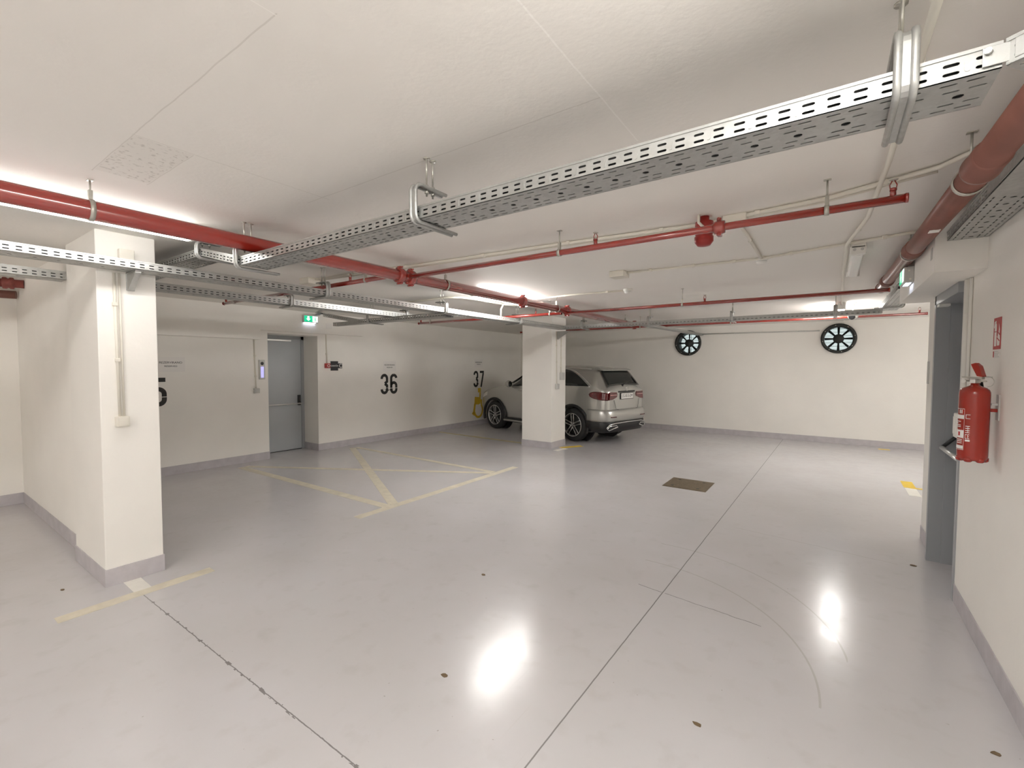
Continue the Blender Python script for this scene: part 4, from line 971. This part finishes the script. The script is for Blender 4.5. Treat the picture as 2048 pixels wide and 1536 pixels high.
def surf(x, tt):
    """point of the left half body: tt 0..1 sill, 1..2 flank, 2..3 greenhouse, 3..4 roof"""
    top = interp(XS, TOP, x); W = interp(XS, WID, x); sh = interp(XS, SHO, x); rw = interp(XS, RTW, x); bo = interp(XS, BOT, x)
    sh = min(sh, top - .02)
    if tt <= 1: return V3((x, W * .93 * tt, bo))
    if tt <= 2:
        u = tt - 1; z = bo + (sh - bo) * u
        w = W * (.93 + .07 * sin(min(1, u * 1.25) * pi / 2)) - W * .045 * max(0, u - .72) / .28
        if u > .93: w -= W * .012 * ((u - .93) / .07)
        return V3((x, w, z))
    wsh = W * (1 - .045 - .012)
    hgt = top - sh; zr = top - min(.07, hgt * .45)
    if tt <= 3:
        u = tt - 2; return V3((x, wsh + (rw - wsh) * (u ** 1.25), sh + (zr - sh) * u))
    u = tt - 3; a = u * pi / 2
    return V3((x, rw * (1 - u) ** 1.0 if u > .35 else rw * (1 - u), zr + (top - zr) * (1 - (1 - min(1, u * 1.0)) ** 2.6)))
def body():
    nx = 110; xs = [XS[0] + (XS[-1] - XS[0]) * i / nx for i in range(nx + 1)]
    ts = [0, .5, .9, 1] + [1 + k / 12 for k in range(1, 13)] + [2 + k / 8 for k in range(1, 9)] + [3 + k / 8 for k in range(1, 9)]
    vs = []; m = len(ts)
    prof = [(s, tt) for s, tt in [(1, q) for q in ts] + [(-1, q) for q in ts[::-1][1:-1]]]; n = len(prof)
    for x in xs:
        for s, tt in prof: p = surf(x, tt); vs.append(V3((p.x, p.y * s, p.z)))
    fs = [(i * n + k, i * n + (k + 1) % n, (i + 1) * n + (k + 1) % n, (i + 1) * n + k) for i in range(nx) for k in range(n)]
    mb = MB(); mb.add(vs, fs, True); mb.add(vs[:n], [tuple(range(n))]); mb.add(vs[-n:], [tuple(range(n))[::-1]])
    o = mb.build('body_shell', CARP, car, local=True)
    # cut the wheel wells with an exact boolean, then keep only the result
    cm = MB()
    for x in (0, WB):
        for e in (-1, 1): cm.tube([(x, e * .55, .36), (x, e * 1.1, .36)], .405, 40)
    cut = cm.build('cut', BLACK); cut.parent = car
    md = o.modifiers.new('b', 'BOOLEAN'); md.operation = 'DIFFERENCE'; md.object = cut; md.solver = 'EXACT'
    bpy.context.view_layer.update()
    dg = bpy.context.evaluated_depsgraph_get(); me = bpy.data.meshes.new_from_object(o.evaluated_get(dg))
    o.modifiers.clear(); o.data = me; me.materials.clear(); me.materials.append(CARP)
    for p_ in me.polygons: p_.material_index = 0
    bpy.data.objects.remove(cut)
    return o
shell = body()
def panel(name, fn, nu, nv, off, m, parent, both=True, solid=.004):
    """patch fn(u,v)->(x,t) on the body surface, lifted by off"""
    for s in ((1, -1) if both else (1,)):
        vs = []
        for lift in (off, off - solid):
            for i in range(nu + 1):
                for j in range(nv + 1):
                    x, tt = fn(i / nu, j / nv); p = surf(x, tt); a = surf(x + .004, tt) - surf(x - .004, tt); b = surf(x, min(4, tt + .01)) - surf(x, max(0, tt - .01))
                    nrm = b.cross(a); nrm = nrm.normalized() if nrm.length > 1e-9 else Zv
                    if nrm.y < -.2 and p.y > .05: nrm = -nrm
                    if abs(nrm.y) <= .2 and nrm.z < 0: nrm = -nrm
                    q = p + nrm * lift; vs.append(V3((q.x, q.y * s, q.z)))
        k = (nu + 1) * (nv + 1); g = lambda i, j, l=0: l * k + i * (nv + 1) + j
        fs = [(g(i, j), g(i + 1, j), g(i + 1, j + 1), g(i, j + 1)) for i in range(nu) for j in range(nv)]
        fs += [(g(i, j, 1), g(i, j + 1, 1), g(i + 1, j + 1, 1), g(i + 1, j, 1)) for i in range(nu) for j in range(nv)]
        for i in range(nu): fs += [(g(i, 0), g(i, 0, 1), g(i + 1, 0, 1), g(i + 1, 0)), (g(i, nv), g(i + 1, nv), g(i + 1, nv, 1), g(i, nv, 1))]
        for j in range(nv): fs += [(g(0, j), g(0, j + 1), g(0, j + 1, 1), g(0, j, 1)), (g(nu, j), g(nu, j, 1), g(nu, j + 1, 1), g(nu, j + 1))]
        mb = MB(); mb.add(vs, fs, True); mb.build(name, m, parent, local=True)
# side glass: tapering to a point at the rear
def sg(x0, x1, rear_taper):
    def f(u, v):
        x = x0 + (x1 - x0) * u
        vtop = .90 if not rear_taper else .03 + .87 * sin(min(1, u / .98) * pi / 2)
        if x1 > 1.9 and u > .55: vtop = .90 - .84 * ((u - .55) / .45) ** 1.1
        return (x, 2.05 + vtop * v)
    return f
panel('quarter_window', sg(-.40, .42, True), 24, 5, .004, GLASSD, shell)
panel('rear_door_window', lambda u, v: (.44 + .66 * u, 2.05 + .90 * v), 8, 5, .004, GLASSD, shell)
panel('front_door_window', sg(1.14, 2.12, False), 16, 5, .004, GLASSD, shell)
panel('window_trim', lambda u, v: (-.46 + 1.55 * u, 2.005 + .03 * v), 24, 1, .006, CHROME, shell)
def wt(u, v):
    x = -.46 + 1.5 * u; vt = .03 + .87 * sin(min(1, u / .535) * pi / 2)
    return (x, 2.06 + vt - .0 + .045 * v)
panel('window_trim', wt, 28, 1, .006, CHROME, shell)
panel('roof_rail', lambda u, v: (-.30 + 1.8 * u, 3.06 + .05 * v), 20, 1, .02, ALU, shell, solid=.02)
# rear window (across) and windscreen, built over both halves
def across(name, x0, x1, m, off, y0=.93, y1=.93, nn=10, parent=None):
    vs = []
    for lift in (off, off - .004):
        for i in range(nn + 1):
            u = i / nn; x = x0 + (x1 - x0) * u
            top = interp(XS, TOP, x); rw = interp(XS, RTW, x) * (y0 + (y1 - y0) * u)
            for j in range(-10, 11):
                k = j / 10; y = rw * k; z = top - .028 * abs(k) ** 3; vs.append(V3((x - lift * .8, y, z + lift * .6)) if x < 1 else V3((x + lift * .5, y, z + lift * .8)))
    k = (nn + 1) * 21; g = lambda i, j, l=0: l * k + i * 21 + j
    fs = [(g(i, j), g(i, j + 1), g(i + 1, j + 1), g(i + 1, j)) for i in range(nn) for j in range(20)]
    fs += [(g(i, 0), g(i + 1, 0), g(i + 1, 0, 1), g(i, 0, 1)) for i in range(nn)] + [(g(i, 20), g(i, 20, 1), g(i + 1, 20, 1), g(i + 1, 20)) for i in range(nn)]
    fs += [(g(0, j), g(0, j, 1), g(0, j + 1, 1), g(0, j + 1)) for j in range(20)] + [(g(nn, j), g(nn, j + 1), g(nn, j + 1, 1), g(nn, j, 1)) for j in range(20)]
    mb = MB(); mb.add(vs, fs, True); return mb.build(name, m, parent or shell, local=True)
across('rear_window', -.795, -.545, GLASSD, .010, 1.12, .98)
across('windscreen', 1.62, 2.27, GLASSD, .008, .95, 1.0)
mb = MB(); mb.prism([(-.40, 1.600), (-.50, 1.60), (-.625, 1.555), (-.62, 1.540), (-.50, 1.555), (-.40, 1.585)], (0, -.60, .003), Xv, Zv, Yv, 1.2); mb.build('roof_spoiler', CARP, shell, local=True)
mb = MB(); mb.tube([(-.815, .10, 1.235), (-.79, -.06, 1.275), (-.76, -.30, 1.30)], .008, 6); mb.cyl((-.83, .10, 1.225), (-.80, .10, 1.235), .022, 10); mb.build('rear_wiper', BLACK, shell, local=True)
# tail lamps: on the flank and wrapping onto the tailgate
def tl(u, v):
    x = -.845 + .40 * u; c = 1.86 - .015 * u; h = .095 * (1 - u ** 2.4) ** .5 + .004
    return (x, c - h * 1.15 + 2 * h * v * .98)
panel('tail_lamp', tl, 16, 6, .012, TAIL, shell)
for s in (1, -1):
    mb = MB(); pts = [(s * y, z) for y, z in ((.71, 1.10), (.43, 1.095), (.405, 1.045), (.42, .995), (.60, .945), (.735, .935))]
    mb.prism(pts, (-.873, 0, 0), Yv, Zv, Xv, .03); o = mb.build('tail_lamp', TAIL, shell, local=True)
    mb = MB(); mb.box((-.878, min(s * .44, s * .70), 1.035), (-.872, max(s * .44, s * .70), 1.044)); mb.build('light_band', TAILW, o, local=True)
# plate recess, plate, chrome bar, badge, tailgate seams
mb = MB(); mb.box((-.868, -.36, 1.085), (-.855, .36, 1.12), .004); mb.build('tailgate_grip', BLACK, shell, local=True)
pl_ = MB(); pl_.box((-.880, -.275, .940), (-.866, .275, 1.078), .003); po = pl_.build('number_plate', BLACK, shell, local=True)
mb = MB(); mb.box((-.883, -.258, .952), (-.879, .258, 1.066), .001); mb.build('plate_face', PAPER, po, local=True)
to = text('plate_lettering', 'ZG 8515-DM', .088, (0, 0, 0), Yv, Zv, Xv, DARKG, None)
for v in to.data.vertices: v.co = V3((-.8835 - v.co.x, -v.co.y * .95, .982 + v.co.z + .028))
to.parent = po
mb = MB(); mb.lathe((-.868, 0, 1.155), -Xv, [(.036, 0), (.044, 0), (.044, .006), (.036, .006)], 24, True)
for k in range(3):
    a = pi / 2 + 2 * pi * k / 3; mb.prism([(cos(a) * .038, sin(a) * .038), (cos(a + .5) * .009, sin(a + .5) * .009), (0, 0), (cos(a - .5) * .009, sin(a - .5) * .009)], (-.868, 0, 1.155), Yv, Zv, -Xv, .005)
mb.build('badge', CHROME, shell, local=True)
def sweep_rear(name, prof, m, parent, grow=0.0, x_end=-.43):
    """bumper part: profile [(outward offset, z)] swept around the rear corners"""
    plan = [(x_end, .905), (-.56, .902), (-.68, .885), (-.77, .845), (-.83, .775), (-.862, .68), (-.875, .50), (-.882, .25), (-.885, 0)]
    plan = plan + [(x, -y) for x, y in plan[::-1][1:]]
    vs = []; n = len(prof); N = len(plan)
    for i, (x, y) in enumerate(plan):
        a = V3((*plan[max(0, i - 1)], 0)); b = V3((*plan[min(N - 1, i + 1)], 0)); t_ = (b - a).normalized(); nr = V3((t_.y, -t_.x, 0)) * 1
        if nr.dot(V3((x + .2, y, 0))) < 0: nr = -nr
        for o_, z in prof: vs.append(V3((x, y, 0)) + nr * (o_ + grow) + Zv * z)
    fs = [(i * n + k, i * n + (k + 1) % n, (i + 1) * n + (k + 1) % n, (i + 1) * n + k) for i in range(N - 1) for k in range(n)] + [tuple(range(n)), tuple((N - 1) * n + k for k in range(n))[::-1]]
    mb = MB(); mb.add(vs, fs, True); return mb.build(name, m, parent, local=True)
bp = sweep_rear('rear_bumper', [(-.02, .74), (.012, .735), (.04, .70), (.052, .62), (.045, .52), (.02, .47), (-.03, .47)], CARP, shell)
lowb = sweep_rear('bumper_cladding', [(-.03, .50), (.022, .50), (.040, .46), (.036, .36), (-.02, .26), (-.08, .25)], BLACK, shell, 0, -.42)
mb = MB(); mb.tube([(-.872, .83, .36), (-.888, .76, .425), (-.922, .55, .455), (-.932, 0, .462), (-.922, -.55, .455), (-.888, -.76, .425), (-.872, -.83, .36)], .011, 8); mb.build('chrome_strip', CHROME, lowb, local=True)
for s in (1, -1):
    mb = MB(); q = [(-.930, s * .47, .375), (-.885, s * .76, .315), (-.88, s * .81, .345), (-.885, s * .75, .395), (-.925, s * .52, .41)]; mb.tube(q, .011, 6, closed=True); ex_ = mb.build('exhaust_trim', CHROME, lowb, local=True)
    mb = MB(); mb.add([(x_ + .004, y_, z_) for x_, y_, z_ in q] + [(x_ + .06, y_, z_) for x_, y_, z_ in q], [(0, 1, 2, 3, 4), (9, 8, 7, 6, 5)] + [(k, (k + 1) % 5, 5 + (k + 1) % 5, 5 + k) for k in range(5)]); mb.build('exhaust_opening', BLACK, ex_, local=True)
    mb = MB(); mb.box((-.935, min(s * .52, s * .72), .575), (-.90, max(s * .52, s * .72), .595), .004); mb.build('reflector', TAIL, bp, local=True)
mb = MB(); mb.tube([(-.887, .44, .74), (-.892, .36, .725), (-.895, 0, .72), (-.892, -.36, .725), (-.887, -.44, .74)], .005, 6); mb.build('tailgate_seam', BLACK, shell, local=True)
for s in (1, -1):
    mb = MB(); mb.tube([(-.868, s * .54, .93), (-.885, s * .47, .735)], .004, 6); mb.build('tailgate_seam', BLACK, shell, local=True)
# wheel arches, sills, handles, mirror
for x in (0, WB):
    for s in (1, -1):
        mb = MB(); mb_pts = []
        n = 22; vs = []
        for k in range(n + 1):
            a = radians(-18 + 216 * k / n)
            for rr, yy in ((.400, .875), (.400, .925), (.455, .928), (.462, .90)): vs.append(V3((x + rr * cos(a), s * yy, .36 + rr * sin(a))))
        fs = [(i * 4 + j, i * 4 + (j + 1) % 4, (i + 1) * 4 + (j + 1) % 4, (i + 1) * 4 + j) for i in range(n) for j in range(4)]
        mb.add(vs, fs, True); mb.build('wheel_arch', BLACK, shell, local=True)
for s in (1, -1):
    mb = MB(); mb.box((.40, min(s * .84, s * .925), .235), (WB - .40, max(s * .84, s * .925), .345), .015); si = mb.build('sill', BLACK, shell, local=True)
    mb = MB(); mb.tube([(.42, s * .955, .275), (WB - .42, s * .955, .275)], .022, 8); mb.build('running_board', ALU, si, local=True)
    for x in (.62, 1.62):
        mb = MB(); mb.tube([(x - .10, s * .905, 1.05), (x - .08, s * .935, 1.052), (x + .08, s * .935, 1.052), (x + .10, s * .905, 1.05)], .013, 8); mb.build('door_handle', CHROME, shell, local=True)
    mb = MB()
    mb.lathe((1.98, s * 1.01, 1.19), Xv, [(0, -.03), (.06, -.03), (.082, -.01), (.085, .04), (.06, .10), (0, .12)], 18); mb.tube([(1.99, s * .87, 1.12), (1.99, s * .98, 1.15)], .022, 8); mo = mb.build('wing_mirror', CARP, shell, local=True)
    mb = MB(); mb.lathe((1.945, s * 1.01, 1.19), -Xv, [(0, .002), (.066, .002), (.07, -.006)], 18); mb.build('mirror_glass', GLASSD, mo, local=True)
    for x in (.43, 1.12):
        mb = MB(); mb.tube([surf(x, 1.12 + .0) + V3((0, .003, 0)), surf(x, 1.5) + V3((0, .003, 0)), surf(x, 1.95) + V3((0, .003, 0))] if s > 0 else [V3((q.x, -q.y - .003, q.z)) for q in (surf(x, 1.12), surf(x, 1.5), surf(x, 1.95))], .0035, 5); mb.build('door_seam', BLACK, shell, local=True)
panel('headlamp', lambda u, v: (3.02 + .26 * u, 1.80 + .13 * v), 8, 3, .006, PLAST, shell)
# wheels
def wheel(x, s):
    c = V3((x, s * .80, .36)); ax = V3((0, s, 0))
    tyre = MB().lathe(c, ax, [(.245, -.11), (.31, -.115), (.345, -.10), (.358, -.07), (.36, 0), (.358, .075), (.345, .10), (.315, .115), (.265, .118), (.255, .105), (.25, -.10)], 44, True).build('wheel', RUBBER, car, local=True)
    MB().lathe(c, ax, [(.253, -.09), (.253, .100), (.258, .112), (.246, .116), (.240, .104), (.236, -.09)], 44, True).build('rim', ALU, tyre, local=True)
    MB().lathe(c, ax, [(0, -.02), (.235, -.02), (.238, .0), (.10, .015), (0, .015)], 32).build('brake_disc', FANB, tyre, local=True)
    mb = MB(); mb.lathe(c, ax, [(0, .098), (.024, .098), (.036, .092), (.052, .085), (.052, .02)], 20); mb.build('hub_cap', ALU, tyre, local=True)
    mb = MB(); mk = MB()
    for k in range(5):
        a = 2 * pi * k / 5 + .30
        for e in (-1, 1):
            a0, a1 = a + e * .628, a + e * .155
            p0 = c + ax * .088 + V3((cos(a0) * .050, 0, sin(a0) * .050)); p1 = c + ax * .103 + V3((cos(a1) * .243, 0, sin(a1) * .243))
            mb.tube([p0, p1], [.009, .0065], 6)
        p0 = c + ax * .070; p1 = c + ax * .082 + V3((cos(a) * .24, 0, sin(a) * .24)); mk.tube([p0, p1], [.030, .022], 6)
    mb.lathe(c, ax, [(.044, .080), (.058, .082), (.058, .094), (.044, .096)], 20, True); mb.build('spokes', ALU, tyre, local=True); mk.build('spoke_inlay', BLACK, tyre, local=True)
for x in (0, WB):
    for s in (1, -1): wheel(x, s)
mb = MB(); mb.box((-.45, -.55, .20), (WB + .5, .55, .45), .05); mb.build('underbody', BLACK, car, local=True)
for x in (0, WB):
    for s in (1, -1): MB().tube([(x, s * .54, .36), (x, s * .60, .36)], .41, 30).build('wheel_well', BLACK, car, local=True)

# ================================================================== CAMERA, WORLD
cd = bpy.data.cameras.new('camera'); co = bpy.data.objects.new('camera', cd); COL.objects.link(co)
cd.sensor_width = 36; cd.lens = 36 * 908.44 / 2048; cd.clip_start = .02; cd.clip_end = 100
yaw, pit, rol = radians(35.0546), radians(-2.3508), radians(-.1958)
f = V3((-sin(yaw) * cos(pit), cos(yaw) * cos(pit), sin(pit))); rt = V3((cos(yaw), sin(yaw), 0)); dn = f.cross(rt)
r2 = rt * cos(rol) + dn * sin(rol); d2 = dn * cos(rol) - rt * sin(rol)
co.matrix_world = Matrix(((r2.x, -d2.x, -f.x, 0), (r2.y, -d2.y, -f.y, 0), (r2.z, -d2.z, -f.z, 1.65), (0, 0, 0, 1)))
SC.camera = co
SC.cycles.max_bounces = 16; SC.cycles.diffuse_bounces = 12
w = bpy.data.worlds.new('world'); SC.world = w; w.use_nodes = True
w.node_tree.nodes['Background'].inputs[0].default_value = (.02, .02, .02, 1)
SC.view_settings.view_transform = 'Standard'; SC.view_settings.look = 'None'; SC.view_settings.gamma = 1; SC.view_settings.use_curve_mapping = False
SC.view_settings.exposure = 0.0
